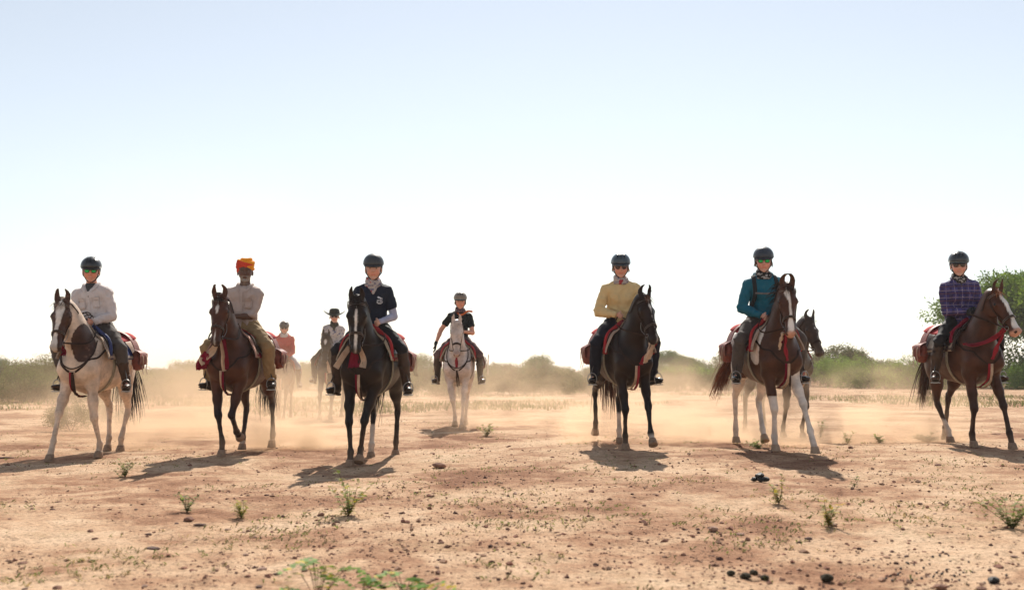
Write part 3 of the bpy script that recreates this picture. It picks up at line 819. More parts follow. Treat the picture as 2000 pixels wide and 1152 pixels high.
    head = [bone(b(-.005, 0, .47), hh(.0, 0, .07), .064, .060, .03), hE((.010, 0, .155), (.098, .077, .098), .02), hE((.038, 0, .095), (.066, .066, .085), .03),
            hB((.060, 0, .035), (.060, 0, .055), (.037, .028), (.052, .037), .03), hE((.090, 0, .012), (.020, .022, .018), .02),
            hE((.090, 0, .135), (.020, .052, .014), .015), hE((.072, .042, .075), (.025, .020, .025), .02), hE((.072, -.042, .075), (.025, .020, .025), .02),
            hB((.102, 0, .118), (.118, 0, .082), (.009, .010), (.013, .012), .010), hE((.106, .012, .078), (.010, .008, .008), .008), hE((.106, -.012, .078), (.010, .008, .008), .008),
            hE((.099, 0, .050), (.012, .024, .006), .006), hE((.097, 0, .040), (.012, .020, .007), .006),
            hB((.112, -.014, .0455), (.112, .014, .0455), (.004, .0022), (.004, .0022), .003, op=-1)]
    for s in (1, -1):
        head += [hE((.103, s * .033, .112), (.012, .018, .010), .012, op=-1), hE((.088, s * .032, .110), (.014, .014, .012), .006)]
        head += [hE((-.005, s * .078, .095), (.020, .010, .032), .008)]
    body = tor(-.004) + pel(-.006)
    for nm in 'LR': body += leg_p(nm, -.020) + arm_p(nm, 0 if r.get('sleeve', 2) < 1.9 else -.003)
    for nm in 'LR':
        hip, kn, ank, sole = legs[nm]; body += [bone(ank, sole + (-.03, 0, .045), .024, (.022, .016), .02)]
    body += head
    for s, nm in ((1, 'L'), (-1, 'R')):
        sh, el, wr = arms[nm]; fd = unit(wr - el); fd2 = r.get('fdir' + nm, fd * .6 + np.array((.5, -s * .05, -.15))); th = np.array(r.get('thumb' + nm, (.35, -s * .35, .9)))
        body += hand_prims(wr + fd * .018, np.array(fd2, float), th, r.get('curl' + nm, 1.15), s, r.get('hand_scale', 1.0))
    V, F = skin_mesh(body, hres, 0); V = relax(V, F, 1, .35)
    sk = np.array(r['skin']); HLc = (V - nk) @ Hm / hs
    C = np.tile(sk, (len(V), 1)); f = (HLc[:, 2] > -.03) & (HLc[:, 0] > -.12)
    rosy = np.exp(-((np.abs(HLc[:, 1]) - .042) ** 2 + (HLc[:, 2] - .07) ** 2) / .0008) * (HLc[:, 0] > .05) * f
    C = C * (1 - .0 * rosy[:, None]) * np.stack([1 + .12 * rosy, 1 - .12 * rosy, 1 - .12 * rosy], 1)
    lip = (np.abs(HLc[:, 2] - .0455) < .0115) & (np.abs(HLc[:, 1]) < .026 - .9 * np.abs(HLc[:, 2] - .0455)) & (HLc[:, 0] > .088)
    C[lip] = C[lip] * r.get('lip', (.92, .66, .62))
    if r.get('beard'):
        m = sstep(.075, .055, HLc[:, 2] + .10 * np.maximum(0, .06 - HLc[:, 0])) * sstep(.03, .06, HLc[:, 0]) * f * (~lip); C = C * (1 - .75 * m[:, None]) + np.array(r['beard']) * .75 * m[:, None]
    ob = mobj('body', V, F, skin_attr(), root, C)
    # eyes and brows
    if not r.get('glasses') or True:
        for s in (1, -1):
            if not r.get('glasses'):
                V, F = skin_mesh([hE((.0945, s * .032, .1115), (.009, .0125, .0060))], .0028, 0); mobj('eye', V, F, mat('eye_white', (.38, .33, .29), .25, var=0), root)
                V, F = skin_mesh([hE((.1005, s * .032, .1115), (.005, .0060, .0055))], .0022, 0); mobj('iris', V, F, EYE, root)
                V, F = sweep(spline([hh(.1035, s * .018, .127), hh(.1045, s * .034, .132), hh(.090, s * .054, .126)], 8), .0035, .003, HX, seg=5); mobj('eyebrow', V, F, mat('brow_' + r.get('hairname', 'brown'), r.get('hair', (.05, .03, .02)), .8), root)
    if r.get('teeth'):
        V, F = sweep(spline([hh(.098, -.020, .0485), hh(.113, 0, .0445), hh(.098, .020, .0485)], 8), .0022, .0035, HX, seg=5); mobj('teeth', V, F, mat('teeth', (.75, .70, .62), .3, var=0), root)
    # ---- sunglasses
    g = r.get('glasses')
    if g:
        gl = link('sunglasses', None, root); kind = g[0]; lm = {'green': mat('green_mirror_lens', (.02, .45, .10), .12, metal=.6, var=.3, scale=8), 'dark': mat('dark_lens', (.012, .010, .010), .08, var=0, spec=.8), 'rose': mat('rose_lens', (.035, .012, .014), .1, var=0, spec=.7), 'brown': mat('brown_lens', (.05, .028, .012), .1, var=0, spec=.8)}[kind]
        fm = mat('glasses_frame', (.012, .011, .012), .3, var=0)
        for s in (1, -1):
            if g[1] == 'round': V, F = skin_mesh([hE((.110, s * .033, .112), (.006, .024, .023))], .004, 0)
            else:
                V, F = skin_mesh([hB((.112, s * .022, .112), (.104, s * .046, .112), (.016, .006), (.014, .006), .004), hB((.112, s * .024, .108), (.105, s * .044, .108), (.015, .006), (.013, .006), .004)], .004, 0)
            mobj('lens', V, F, lm, gl)
            a = np.linspace(0, 2 * math.pi, 15)[:-1]; ry, rz = (.026, .0245) if g[1] == 'round' else (.0275, .019)
            pp = np.array([hh(.112 - .20 * max(0, (abs(.034 + ry * math.cos(x)) - .02)) - .002, s * (.034 + ry * math.cos(x)), .111 + rz * math.sin(x)) for x in a])
            V, F = sweep(pp, .0030, .0036, HX, seg=5, close=True); mobj('frame', V, F, fm, gl)
            V, F = sweep(spline([hh(.098, s * .062, .118), hh(.06, s * .077, .118), hh(0, s * .084, .112)], 8), .004, .003, (0, 0, 1), seg=5); mobj('temple', V, F, fm, gl)
    # ---- hair
    if r.get('hair_style'):
        hc = r.get('hair', (.05, .03, .02)); mb = MB(); n = 60
        for s in (1, -1):
            hair_strands(mb, [hh(rng.uniform(-.07, .045), s * .080, rng.uniform(.09, .12)) for _ in range(n)], [Hm @ np.array((rng.normal(0, .3), s * .35, -1)) for _ in range(n)], rng.uniform(.03, r.get('hair_len', .08), n), .008, .2, segs=3, col=hc, curl=.15)
        hair_strands(mb, [hh(-.075, rng.uniform(-.05, .05), rng.uniform(.06, .12)) for _ in range(n)], [Hm @ np.array((-.4, rng.normal(0, .2), -1)) for _ in range(n)], rng.uniform(.05, r.get('hair_len', .08) * 1.4, n), .010, .2, segs=3, col=hc, curl=.1)
        mb.build('hair', HAIR, root)
    # ---- shirt
    e = r.get('loose', .014); sh_l = r.get('sleeve', 2.0); sm = r['shirt_mat']; hc_ = hres * 1.25
    sp = tor(e, 0); hem = r.get('hem', -.03)
    sp.append(bone(b(-.02, 0, .04), b(-.02, 0, hem), (.158 * bt + e, .125 * bt + e), (.172 * bt + e, .140 * bt + e), .05, up=X, cap=.3))
    for nm in 'LR':
        f1 = r.get('sleeve' + nm, sh_l); q = arm_p(nm, e * 1.0, 0, f1, cap=1); q[-1].cap = .25; sp += q
        if r.get('cuff') and f1 > 1.8:
            a, c = q[-1].A, q[-1].A + q[-1].Rm[:, 0] * q[-1].L; dd = unit(c - a); sp.append(bone(c - dd * .05, c + dd * .01, .036 + e * .6, .038 + e * .6, .008, cap=.2))
        if r.get('rolled'):
            a, c = q[-1].A, q[-1].A + q[-1].Rm[:, 0] * q[-1].L; dd = unit(c - a); sp.append(bone(c - dd * .035, c, .050 + e * 1.2, .052 + e * 1.2, .006, cap=.2))
    shirt_p = sp
    wk = r.get('wrinkle', .016)
    sdf_part('shirt', sp, hc_, sm, root, wrk=wk, wsc=r.get('wsc', 9), colf=r.get('shirt_col'))
    if r.get('high'):
        a = np.linspace(-2.6, 2.6, 15); hd_ = []
        for k in range(2): hd_ += chain([b(.0 - (.085 + .02 * k) * math.cos(x * .95), (.098 + .012 * k) * math.sin(x * .95), .50 - .03 * k + .03 * math.cos(x)) for x in a], [.022 + .012 * math.cos(x) for x in a], .02)
        sdf_part('hood', hd_, hc_, sm, root, wrk=.010, wsc=14)
    snp = lambda pts, off: snap(shirt_p, np.array(pts), off, 5)
    if r.get('collar'):
        for s in (1, -1):
            c0 = [b(.055, s * .012, .455), b(.045, s * .060, .515), b(-.03, s * .075, .535)]; c1 = [b(.115, s * .040, .425), b(.085, s * .085, .465), b(-.03, s * .095, .500)]
            A, B_ = spline(c0, 9), spline(c1, 9); B_ = snap(shirt_p, B_, .012, 4); Mi = (A + B_) / 2 + np.array((.012, s * .006, .012)); V = np.concatenate([A, Mi, B_]); V2 = V - (0, 0, .006)
            F = [(i, i + 1, 9 + i + 1, 9 + i) for i in range(8)] + [(9 + i, 9 + i + 1, 18 + i + 1, 18 + i) for i in range(8)]
            F = F + [(a_ + 27, d_ + 27, c_ + 27, b_ + 27) for a_, b_, c_, d_ in F] + [(18 + i, 18 + i + 1, 27 + 18 + i + 1, 27 + 18 + i) for i in range(8)] + [(0, 9, 36, 27), (9, 18, 45, 36)]
            mobj('collar', np.vstack([V, V2]), np.array(F), sm, root, np.tile(r.get('collar_col', (1, 1, 1)), (54, 1)) if r.get('shirt_col') else None)
    if r.get('placket'):
        pth = snp(spline([b(.115, .0, .43), b(.14, 0, .30), b(.14, 0, .12), b(.14, 0, .0)], 16), .005); pth = relax_line(pth)
        V, F = sweep(pth, .014, .003, X, square=True); mobj('placket', V, F, sm, root, smooth=False)
        for q in pth[2::3]:
            V, F = skin_mesh([ball(q + X * .006, (.003, .006, .006), ax=X, k=0)], .003, 0); mobj('button', V, F, mat('button', (.6, .55, .5), .4, var=0), root)
    for s in r.get('pockets', ()):
        G = [[b(.13, s * (.045 + .085 * i / 4), .345 - .115 * j / 4) for j in range(5)] for i in range(5)]; G = np.array(G).reshape(-1, 3); G = snap(shirt_p, G, .009, 5); G2 = G - X * .012
        idx = np.arange(25).reshape(5, 5); q = lambda A: np.stack([A[:-1, :-1].ravel(), A[1:, :-1].ravel(), A[1:, 1:].ravel(), A[:-1, 1:].ravel()], 1)
        F = [q(idx)] + [np.stack([e_[:-1], e_[1:], e_[1:] + 25, e_[:-1] + 25], 1) for e_ in (idx[0], idx[-1], idx[:, 0], idx[:, -1])]
        mobj('pocket', np.vstack([G, G2]), np.concatenate(F), sm, root)
        G = [[b(.14, s * (.042 + .091 * i / 4), .352 - .035 * j / 2) for j in range(3)] for i in range(5)]; G = snap(shirt_p, np.array(G).reshape(-1, 3), .016, 5); G2 = G - X * .012; idx = np.arange(15).reshape(5, 3)
        F = [q(idx)] + [np.stack([e_[:-1], e_[1:], e_[1:] + 15, e_[:-1] + 15], 1) for e_ in (idx[0], idx[-1], idx[:, 0], idx[:, -1])]
        mobj('pocket_flap', np.vstack([G, G2]), np.concatenate(F), sm, root)
    if r.get('emblem'):
        # small white print on the chest: a leaping horse over a round badge with letters
        EM = mat('white_print', (.72, .72, .74), .8, var=.05)
        ec = np.array((.14, .085, .305)); u = lambda y, z: b(ec[0], ec[1] + y, ec[2] + z)
        shapes = [[(-.030, .040), (-.016, .052), (-.010, .048), (.004, .040), (.020, .034), (.036, .030), (.034, .024), (.016, .024), (.010, .016), (.004, .024), (-.010, .028), (-.014, .022), (-.020, .030)]]
        bars = []
        for k, x in enumerate((-.024, -.012, 0, .012, .024)):
            bars.append([(x - .0045, .010), (x + .0045, .010), (x + .0045, .006), (x - .0045, .006)]); bars.append([(x - .0045, .008), (x - .0018, .008), (x - .0018, -.008), (x - .0045, -.008)])
            if k != 1: bars.append([(x - .0045, -.005), (x + .0045, -.005), (x + .0045, -.009), (x - .0045, -.009)])
            if k in (0, 2, 3): bars.append([(x + .0018, .008), (x + .0045, .008), (x + .0045, -.008), (x + .0018, -.008)])
        for rr in (.030, .036):
            for k in range(12):
                a0, a1 = math.pi + .35 + k * (math.pi - .7) / 12, math.pi + .35 + (k + 1) * (math.pi - .7) / 12
                bars.append([(rr * math.cos(a0), rr * .85 * math.sin(a0)), (rr * math.cos(a1), rr * .85 * math.sin(a1)), ((rr - .004) * math.cos(a1), (rr - .004) * .85 * math.sin(a1)), ((rr - .004) * math.cos(a0), (rr - .004) * .85 * math.sin(a0))])
        for y0, y1, z in ((-.018, .018, -.016), (-.012, .012, -.022)): bars.append([(y0, z), (y1, z), (y1, z - .003), (y0, z - .003)])
        Vs, Fs = [], []
        for p_ in shapes + bars:
            pts = snap(shirt_p, np.array([u(y, z) for y, z in p_]), .013, 4) ; i0 = len(Vs); Vs += list(pts)
            for k in range(1, len(pts) - 1): Fs.append((i0, i0 + k, i0 + k + 1))
        mobj('emblem', Vs, np.array(Fs), EM, root, smooth=False)
    if r.get('armsleeve'):
        for nm in r['armsleeve']: q = arm_p(nm, .004, .45, 2.06); sdf_part('arm_sleeve', q, hc_, mat('pale_sleeve', (.40, .40, .52), .8, var=.1, bump=.2), root, wrk=.005, wsc=16)
    if r.get('gloves'):
        for nm in r['gloves']:
            s = 1 if nm == 'L' else -1; sh, el, wr = arms[nm]; fd = unit(wr - el); fd2 = r.get('fdir' + nm, fd * .6 + np.array((.5, -s * .05, -.15))); th = np.array(r.get('thumb' + nm, (.35, -s * .35, .9)))
            q = hand_prims(wr + fd * .018, np.array(fd2, float), th, r.get('curl' + nm, 1.15), s, r.get('hand_scale', 1.0))
            for p in q: p.ra = p.ra + .0035; p.rb = p.rb + .0035
            q.append(bone(wr - fd * .03, wr + fd * .02, .031, .034, .01, cap=.3)); sdf_part('glove', q, .008, mat('glove', (.016, .017, .018), .75, var=.2, bump=.3), root, it=0)
    # ---- trousers, half chaps, boots
    tm = r['trouser_mat']; te = r.get('trouser_loose', .010); tp = pel(te)
    for nm in 'LR':
        full_l = r.get('trouser_len', .42 if r.get('chap_mat') else 1.0); tp += leg_p(nm, te, 't')
        hip, kn, ank, sole = legs[nm]; fr = kn + (ank - kn) * full_l; w = r.get('trouser_cuff', .052 if r.get('chap_mat') else .047)
        tp.append(bone(kn, fr, .060 + te, w + te, .03, cap=.3))
    sdf_part('trousers', tp, hc_ * 1.1, tm, root, wrk=r.get('twr', .012), wsc=7, seed=9)
    cm = r.get('chap_mat')
    for s, nm in ((1, 'L'), (-1, 'R')):
        hip, kn, ank, sole = legs[nm]; bm = r.get('boot_mat', LEA_D); toe = unit(np.array((1, s * r.get('toe_out', .35), r.get('toe_up', .06))))
        side = unit(np.cross((0, 0, 1), toe)); ball_ = sole + (0, 0, .045); hl = ball_ - toe * .155 + (0, 0, .005)
        bo = [bone(hl + (0, 0, .0), ball_, (.040, .042), (.047, .030), .02), bone(ball_, ball_ + toe * .055, (.046, .028), (.032, .020), .02), bone(ank, hl + toe * .05, .050, (.045, .040), .03),
              bone(ank + (0, 0, .05) + (kn - ank) * .05, ank, .052, .048, .02, cap=.4)]
        boot = link('boot', None, root); sdf_part('upper', bo, .010 if hres < .0105 else .014, bm, boot, wrk=.004, wsc=18)
        bo.append(bone(ank + (kn - ank) * .36, ank, .058, .052, .02, cap=.3))
        so = [bone(hl + (-.005, 0, -.045), ball_ + (0, 0, -.034), (.040, .008), (.048, .008), .01, up=(0, 0, 1)), bone(ball_ + (0, 0, -.034), ball_ + toe * .06 + (0, 0, -.026), (.047, .008), (.032, .007), .01), bone(hl + (-.01, 0, -.055), hl + toe * .03 + (0, 0, -.052), (.038, .014), (.036, .012), .01)]
        sdf_part('sole', so, .007 if hres < .0105 else .012, mat('rubber_sole', (.022, .018, .015), .8), boot)
        if cm:
            q = [bone(kn + (ank - kn) * .10, kn + (ank - kn) * .45, .064, .066, .03, cap=.25), bone(kn + (ank - kn) * .45, ank + (kn - ank) * .02, .066, .050, .03, cap=.3)]
            sdf_part('half_chap', q, hc_, cm, root, wrk=.006, wsc=12)
    # ---- neckwear
    nw = r.get('neck')
    if nw:
        q = []
        for k in range(3):
            z = .485 + .030 * k; rr = .080 - .006 * k; a = np.linspace(0, 2 * math.pi, 13) + k
            pts = [b(.004 + .012 + (rr - .004 * math.sin(3 * x)) * math.cos(x), rr * math.sin(x), z + (.014 * math.cos(x + k)) - .012 * math.cos(x)) for x in a]
            q += chain(pts, [.020 + .004 * math.sin(5 * x + k) for x in a], .012)
        if nw[0] == 'bandana': q += [bone(b(.075, 0, .475), b(.125, .01, .395), (.075, .020), (.018, .016), .03, up=X)]
        sdf_part('neck_scarf', q, hc_ * .9, nw[1], root, wrk=.008, wsc=22, colf=nw[2] if len(nw) > 2 else None)
    if r.get('orange'):
        V, F, C = cloth_strip(spline([b(.09, -.05, .47), b(.115, .0, .43), b(.10, .07, .455), b(.06, .13, .505), b(.05, .22, .50)], 14), np.linspace(.03, .035, 14), X, .005, .005, 1); mobj('ribbon', V, F, mat('orange_cloth', (.75, .16, .03), .85, var=.1), root)
    if r.get('undershirt'):
        sdf_part('undershirt', [bone(b(.055, 0, .50), b(.118, 0, .37), (.050, .03), (.014, .018), .02, up=X), bone(b(.03, -.035, .51), b(.03, .035, .51), .03, .03, .02)], .009, r['undershirt'], root)
    # ---- helmet, hat or turban
    k = r.get('hatkind', 'helmet')
    if k == 'helmet':
        he = link('helmet', None, root); hm = r.get('helmet_mat'); 
        sh_ = [hE((.005, 0, .162), (.126, .104, .100), .02), hE((-.03, 0, .135), (.090, .099, .085), .03), hE((.06, 0, .235), (.18, .22, .001), 0, op=-1)][:2]
        sh_.append(bone(hh(.24, 0, .010), hh(.060, 0, .088), (.30, .085), (.30, .050), .006, up=HZ, op=-1)); sh_.append(bone(hh(-.25, 0, -.05), hh(.25, 0, -.03), (.3, .11), (.3, .11), .005, up=HZ, op=-1))
        sdf_part('shell', sh_, .0065 if hres < .0105 else .011, hm, he, colf=r.get('helmet_col'))
        br = [hB((.098, -.050, .150), (.132, 0, .150), (.014, .007), (.018, .007), .01), hB((.132, 0, .150), (.098, .050, .150), (.018, .007), (.014, .007), .01)]
        a = np.linspace(-1.15, 1.15, 13); P1 = [hh(.002 + .126 * math.cos(x), .102 * math.sin(x), .150 - .008 * math.cos(x)) for x in a]; P2 = [hh(.006 + (.128 + .022 * math.cos(x * 1.35)) * math.cos(x), .104 * math.sin(x), .141 - .010 * math.cos(x)) for x in a]
        V = np.concatenate([P1, P2, np.array(P2) - HZ * .006, np.array(P1) - HZ * .010]); n = 13
        F = [(i + n * j, i + 1 + n * j, i + 1 + n * ((j + 1) % 4), i + n * ((j + 1) % 4)) for i in range(12) for j in range(4)]; mobj('peak', V, np.array(F), r.get('peak_mat', hm), he)
        P3 = [hh(.004 + .1265 * math.cos(x), .1045 * math.sin(x), .152 - .008 * math.cos(x)) for x in np.linspace(-1.8, 1.8, 22)]; V, F = sweep(np.array(P3), .004, .0035, (0, 0, 1), seg=5); mobj('rim_band', V, F, r.get('band_mat', mat('helmet_rim', (.03, .035, .045), .35)), he)
        for s in (1, -1):
            for x0 in (.035, -.035):
                cpth = snap(head, spline([hh(x0, s * .090, .125), hh(x0 * .6 + .012, s * .079, .06), hh(.045, s * .056, .012), hh(.075, 0, -.022)], 14), .004, 4); V, F = sweep(relax_line(cpth), .007, .0022, HX * .5 + Hm[:, 1] * s, square=True); mobj('chin_strap', V, F, mat('strap_black', (.010, .010, .011), .6), he, smooth=False)
        if r.get('vents', True):
            for y in (-.030, 0, .030):
                pt = spline([hh(.112 - abs(y) * .5, y, .195), hh(.075, y * 1.1, .237), hh(.02, y * 1.2, .258 - abs(y) * .2)], 8); pt = snap(sh_[:2], pt, .002, 4)
                V, F = sweep(pt, .0055, .002, HZ, square=True); mobj('vent', V, F, r.get('vent_mat', mat('vent_black', (.006, .006, .007), .4)), he, smooth=False)
    elif k == 'turban':
        q = []
        for j in range(6):
            z = .150 + .0175 * j; rr = [.074, .080, .080, .072, .055, .032][j]; a = np.linspace(0, 2 * math.pi, 17) + j * .9
            tilt = [.35, -.30, .30, -.25, .3, 0][j]
            pts = [hh(.0 + rr * 1.12 * math.cos(x), rr * math.sin(x), z + tilt * .085 * math.sin(x)) for x in a]
            q += chain(pts, [(.0185 + .002 * math.sin(2 * x + 2 * j)) * hs for x in a], .012)
        q.append(hE((0, 0, .180), (.080, .072, .065), .01))
        def tc(V):
            L = (V - nk) @ Hm / hs; t = vnoise(L * np.array((20, 20, 60)), 3); ang = np.arctan2(L[:, 1], L[:, 0]); m = ((L[:, 2] - .195 + .30 * L[:, 1]) > .018) | ((L[:, 1] > .02) & (L[:, 2] - .165 - .25 * L[:, 1] < -.004)); t = .5 + .5 * t
            C = np.where(m[:, None], np.array((.85, .30, .02)), np.array((.62, .060, .030))); return C * (.75 + .5 * t)[:, None]
        sdf_part('turban', q, .0065, mat('turban_cloth', (1, 1, 1), .85, var=.15, scale=60, bump=.5, bscale=120, attr=True, spec=.15), root, colf=tc, wrk=.006, wsc=40)
    elif k == 'brimhat':
        a = np.linspace(0, 2 * math.pi, 33)[:-1]; rings = []
        for (rr, z) in ((.0, .262), (.05, .262), (.085, .245), (.098, .20), (.103, .158), (.14, .150), (.19, .158), (.21, .168), (.19, .150), (.14, .142), (.10, .145)):
            rings.append([hh((rr * 1.08) * math.cos(x), rr * math.sin(x), z + (.05 * (rr / .2) ** 2 * math.sin(x) ** 2 if rr > .11 else 0) - (.03 * math.cos(x) ** 2 if rr > .17 else 0)) for x in a])
        V = np.array(rings).reshape(-1, 3); n = 32; F = [(i * n + j, i * n + (j + 1) % n, (i + 1) * n + (j + 1) % n, (i + 1) * n + j) for i in range(10) for j in range(n)]
        mobj('hat', V, np.array(F), mat('olive_felt', (.020, .024, .018), .9, bump=.3), root)
    if r.get('backpack'):
        bp = link('backpack', None); tag(bp, r['backpack'], 'backpack')
        for s in (1, -1):
            pts = snp(spline([b(-.09, s * .10, .46), b(0, s * .115, .50), b(.09, s * .125, .42), b(.13, s * .135, .30), b(.08, s * .165, .15), b(-.08, s * .15, .10)], 24), .010)
            V, F = sweep(relax_line(pts), .024, .006, grad(shirt_p, pts, .01), square=True); mobj('shoulder_strap', V, F, mat('pack_strap', (.014, .014, .015), .8, bump=.4, bscale=200), bp, smooth=False)
        pts = snp(spline([b(.14, -.13, .315), b(.16, 0, .305), b(.14, .13, .315)], 14), .014); V, F = sweep(relax_line(pts), .010, .003, X, square=True); mobj('chest_strap', V, F, mat('grey_web', (.16, .15, .15), .8), bp, smooth=False)
        sdf_part('pack', [bone(b(-.20, 0, .12), b(-.19, 0, .40), (.13, .08), (.11, .07), .03, up=X, cap=.5)], .015, mat('pack_cloth', (.02, .022, .025), .85, bump=.3), bp)
        bp['_move'] = 1; S['_extra'] = S.get('_extra', []) + [bp]
    if r.get('loops'):
        lp = np.array(r['hand' + r['loops']]) + (.03, .0, .05)
        for k in range(3):
            a = np.linspace(.3, 2 * math.pi + .1, 18); c = lp + (.02 * k, -.045 * (1 if r['loops'] == 'L' else -1) - .02 * k, .02 * (k % 2))
            pts = np.array([c + (.015 * math.sin(2 * x), .060 * math.cos(x), (.030 + .012 * k) * math.sin(x)) for x in a]); V, F = sweep(pts, .007, .0025, (1, 0, 0), seg=5); mobj('rein_loop', V, F, STRAP, S['_bridle'])
    return root
def skin_attr():
    m = mat('skin', (1, 1, 1), .48, var=.08, scale=40, spec=.35, attr=True); p = m.node_tree.nodes['Principled BSDF']
    p.inputs['Subsurface Weight'].default_value = .15; p.inputs['Subsurface Radius'].default_value = (.02, .008, .004); p.inputs['Subsurface Scale'].default_value = 1
    return m
# ---------------------------------------------------------------- ground height (gentle swells; the party stands on it)
_gpts = np.array([(-5.4, 12.6, -.02), (-3.4, 12.6, .00), (-1.6, 11.6, -.045), (-1.0, 18.3, 0), (1.4, 12.9, .06), (3.1, 12.2, .085), (5.8, 12.8, .085), (4.1, 15.4, .0), (-5.6, 25, -.20), (-4.0, 22.5, -.05), (0, 6, 0), (-4, 7, 0), (4, 7, 0.02), (0, 30, 0), (8, 30, 0), (-9, 30, 0), (12, 14, .05), (-12, 14, 0)])
def ground_base(x, y):
    x = np.asarray(x, float); y = np.asarray(y, float); s = 0; w = 0
    for gx, gy, gz in _gpts:
        k = 1 / (((x - gx) ** 2 + (y - gy) ** 2) + .25) ** 1.6; s = s + k * gz; w = w + k
    return s / w
def px(x, y, d=None):
    """photo pixel (2000 wide) of a ground point -> world x, y"""
    yy = (y - 723) / 2000; D = CAM_Z / max(yy, 1e-4) if d is None else d
    return (x - 1000) / 2000 * D, D

def piebald(V, HL, hd, grp, C, n1, n2, n3):        # horse 1: dark head, white neck and body, dark patch low on the left of the neck
    W = np.array((.66, .51, .395)) * (.82 + .3 * n1)[:, None]; Dk = np.array((.050, .020, .014)) * (.8 + .4 * n2)[:, None]
    m_dark = hd & (HL[:, 0] > -.06); ears = (grp == GH) & (HL[:, 2] > .03) & (HL[:, 0] < .1); neckp = (np.linalg.norm((V - np.array((.66, .10, 1.36))) / np.array((.22, .13, .24)), axis=1) + .30 * (n3 - .5)) < .95
    m_dark = m_dark | (neckp & (grp <= 1) & (V[:, 1] > -.02))
    m_dark &= ~((HL[:, 0] > .46) & (HL[:, 1] < .02) & hd)
    m_dark |= ears; C = np.where(m_dark[:, None], Dk, W)
    sp = sstep(.62, .72, vnoise(V * 38, 4)) * sstep(.45, .6, n3) * .35; C = C * (1 - sp[:, None]) + np.array((.30, .17, .12)) * sp[:, None]
    return C
def skewbald(V, HL, hd, grp, C, n1, n2, n3):       # horse 6: brown front, white shoulder patch, white lower legs
    W = np.array((.68, .60, .53)) * (.88 + .2 * n1)[:, None]
    sh = (np.linalg.norm((V - np.array((.34, -.22, 1.30))) / np.array((.16, .20, .30)), axis=1) + .25 * (n3 - .5)) < .95
    sh |= (np.linalg.norm((V - np.array((.40, .24, 1.36))) / np.array((.13, .20, .22)), axis=1)) < .95
    ru = (V[:, 0] < -.35 + .3 * (n3 - .5)) & (V[:, 0] > -.7) & (grp == 0)
    w = sh | ru
    for nm, z in (('LF', .93), ('RF', .60), ('LH', .80), ('RH', .85)): w |= (grp == GLEG[nm]) & (V[:, 2] < z + .16 * (n3 - .5))
    return np.where(w[:, None], W, C)
def dapple(V, HL, hd, grp, C, n1, n2, n3):
    C = np.array((.56, .47, .42)) * (.85 + .28 * n1)[:, None]; sp = sstep(.60, .75, vnoise(V * 30, 8)) * .30
    C = C * (1 - sp[:, None]) + np.array((.32, .22, .18)) * sp[:, None]
    mz = sstep(.46, .56, HL[:, 0]) * hd * .55; C = C * (1 - mz[:, None]) + np.array((.28, .16, .13)) * mz[:, None]
    return C

TR_GREY = mat('grey_trousers', (.085, .070, .062), .85, var=.12, bump=.25, bscale=160, sheen=.2, spec=.2)
TR_KHAKI = mat('khaki_trousers', (.33, .22, .11), .85, var=.15, bump=.25, bscale=120, spec=.2)
TR_BLACK = mat('black_breeches', (.013, .012, .014), .75, var=.15, bump=.2, spec=.3)
TR_NAVY = mat('dark_navy_trousers', (.012, .013, .022), .85, var=.15, bump=.2, spec=.2)
TR_JEANS = mat('pale_jeans', (.22, .27, .36), .85, var=.15, bump=.2)
TR_PLUM = mat('plum_breeches', (.10, .045, .050), .8, var=.15)
SH_WHITE = mat('white_cotton', (.78, .71, .69), .85, var=.05, bump=.2, bscale=150, spec=.15, trans=.22)
SH_KURTA = mat('cream_cotton', (.62, .50, .45), .88, var=.06, bump=.25, bscale=120, spec=.12, trans=.22)
SH_NAVY = mat('navy_jersey', (.012, .016, .032), .8, var=.1, bump=.15, bscale=200, spec=.25)
SH_BLACK = mat('black_jersey', (.012, .014, .014), .8, var=.1, bump=.15, spec=.25)
SH_YELLOW = mat('pale_yellow_jersey', (.76, .56, .28), .85, var=.05, bump=.2, bscale=180, spec=.15, trans=.10)
SH_TEAL = mat('teal_jersey', (.006, .115, .175), .75, var=.08, bump=.2, bscale=220, spec=.25)
SH_CORAL = mat('coral_fleece', (.55, .075, .075), .9, var=.08, bump=.3, spec=.12, trans=.1)
SH_ATTR = mat('printed_shirt', (1, 1, 1), .85, var=.06, bump=.2, bscale=160, attr=True, spec=.15, trans=.08)
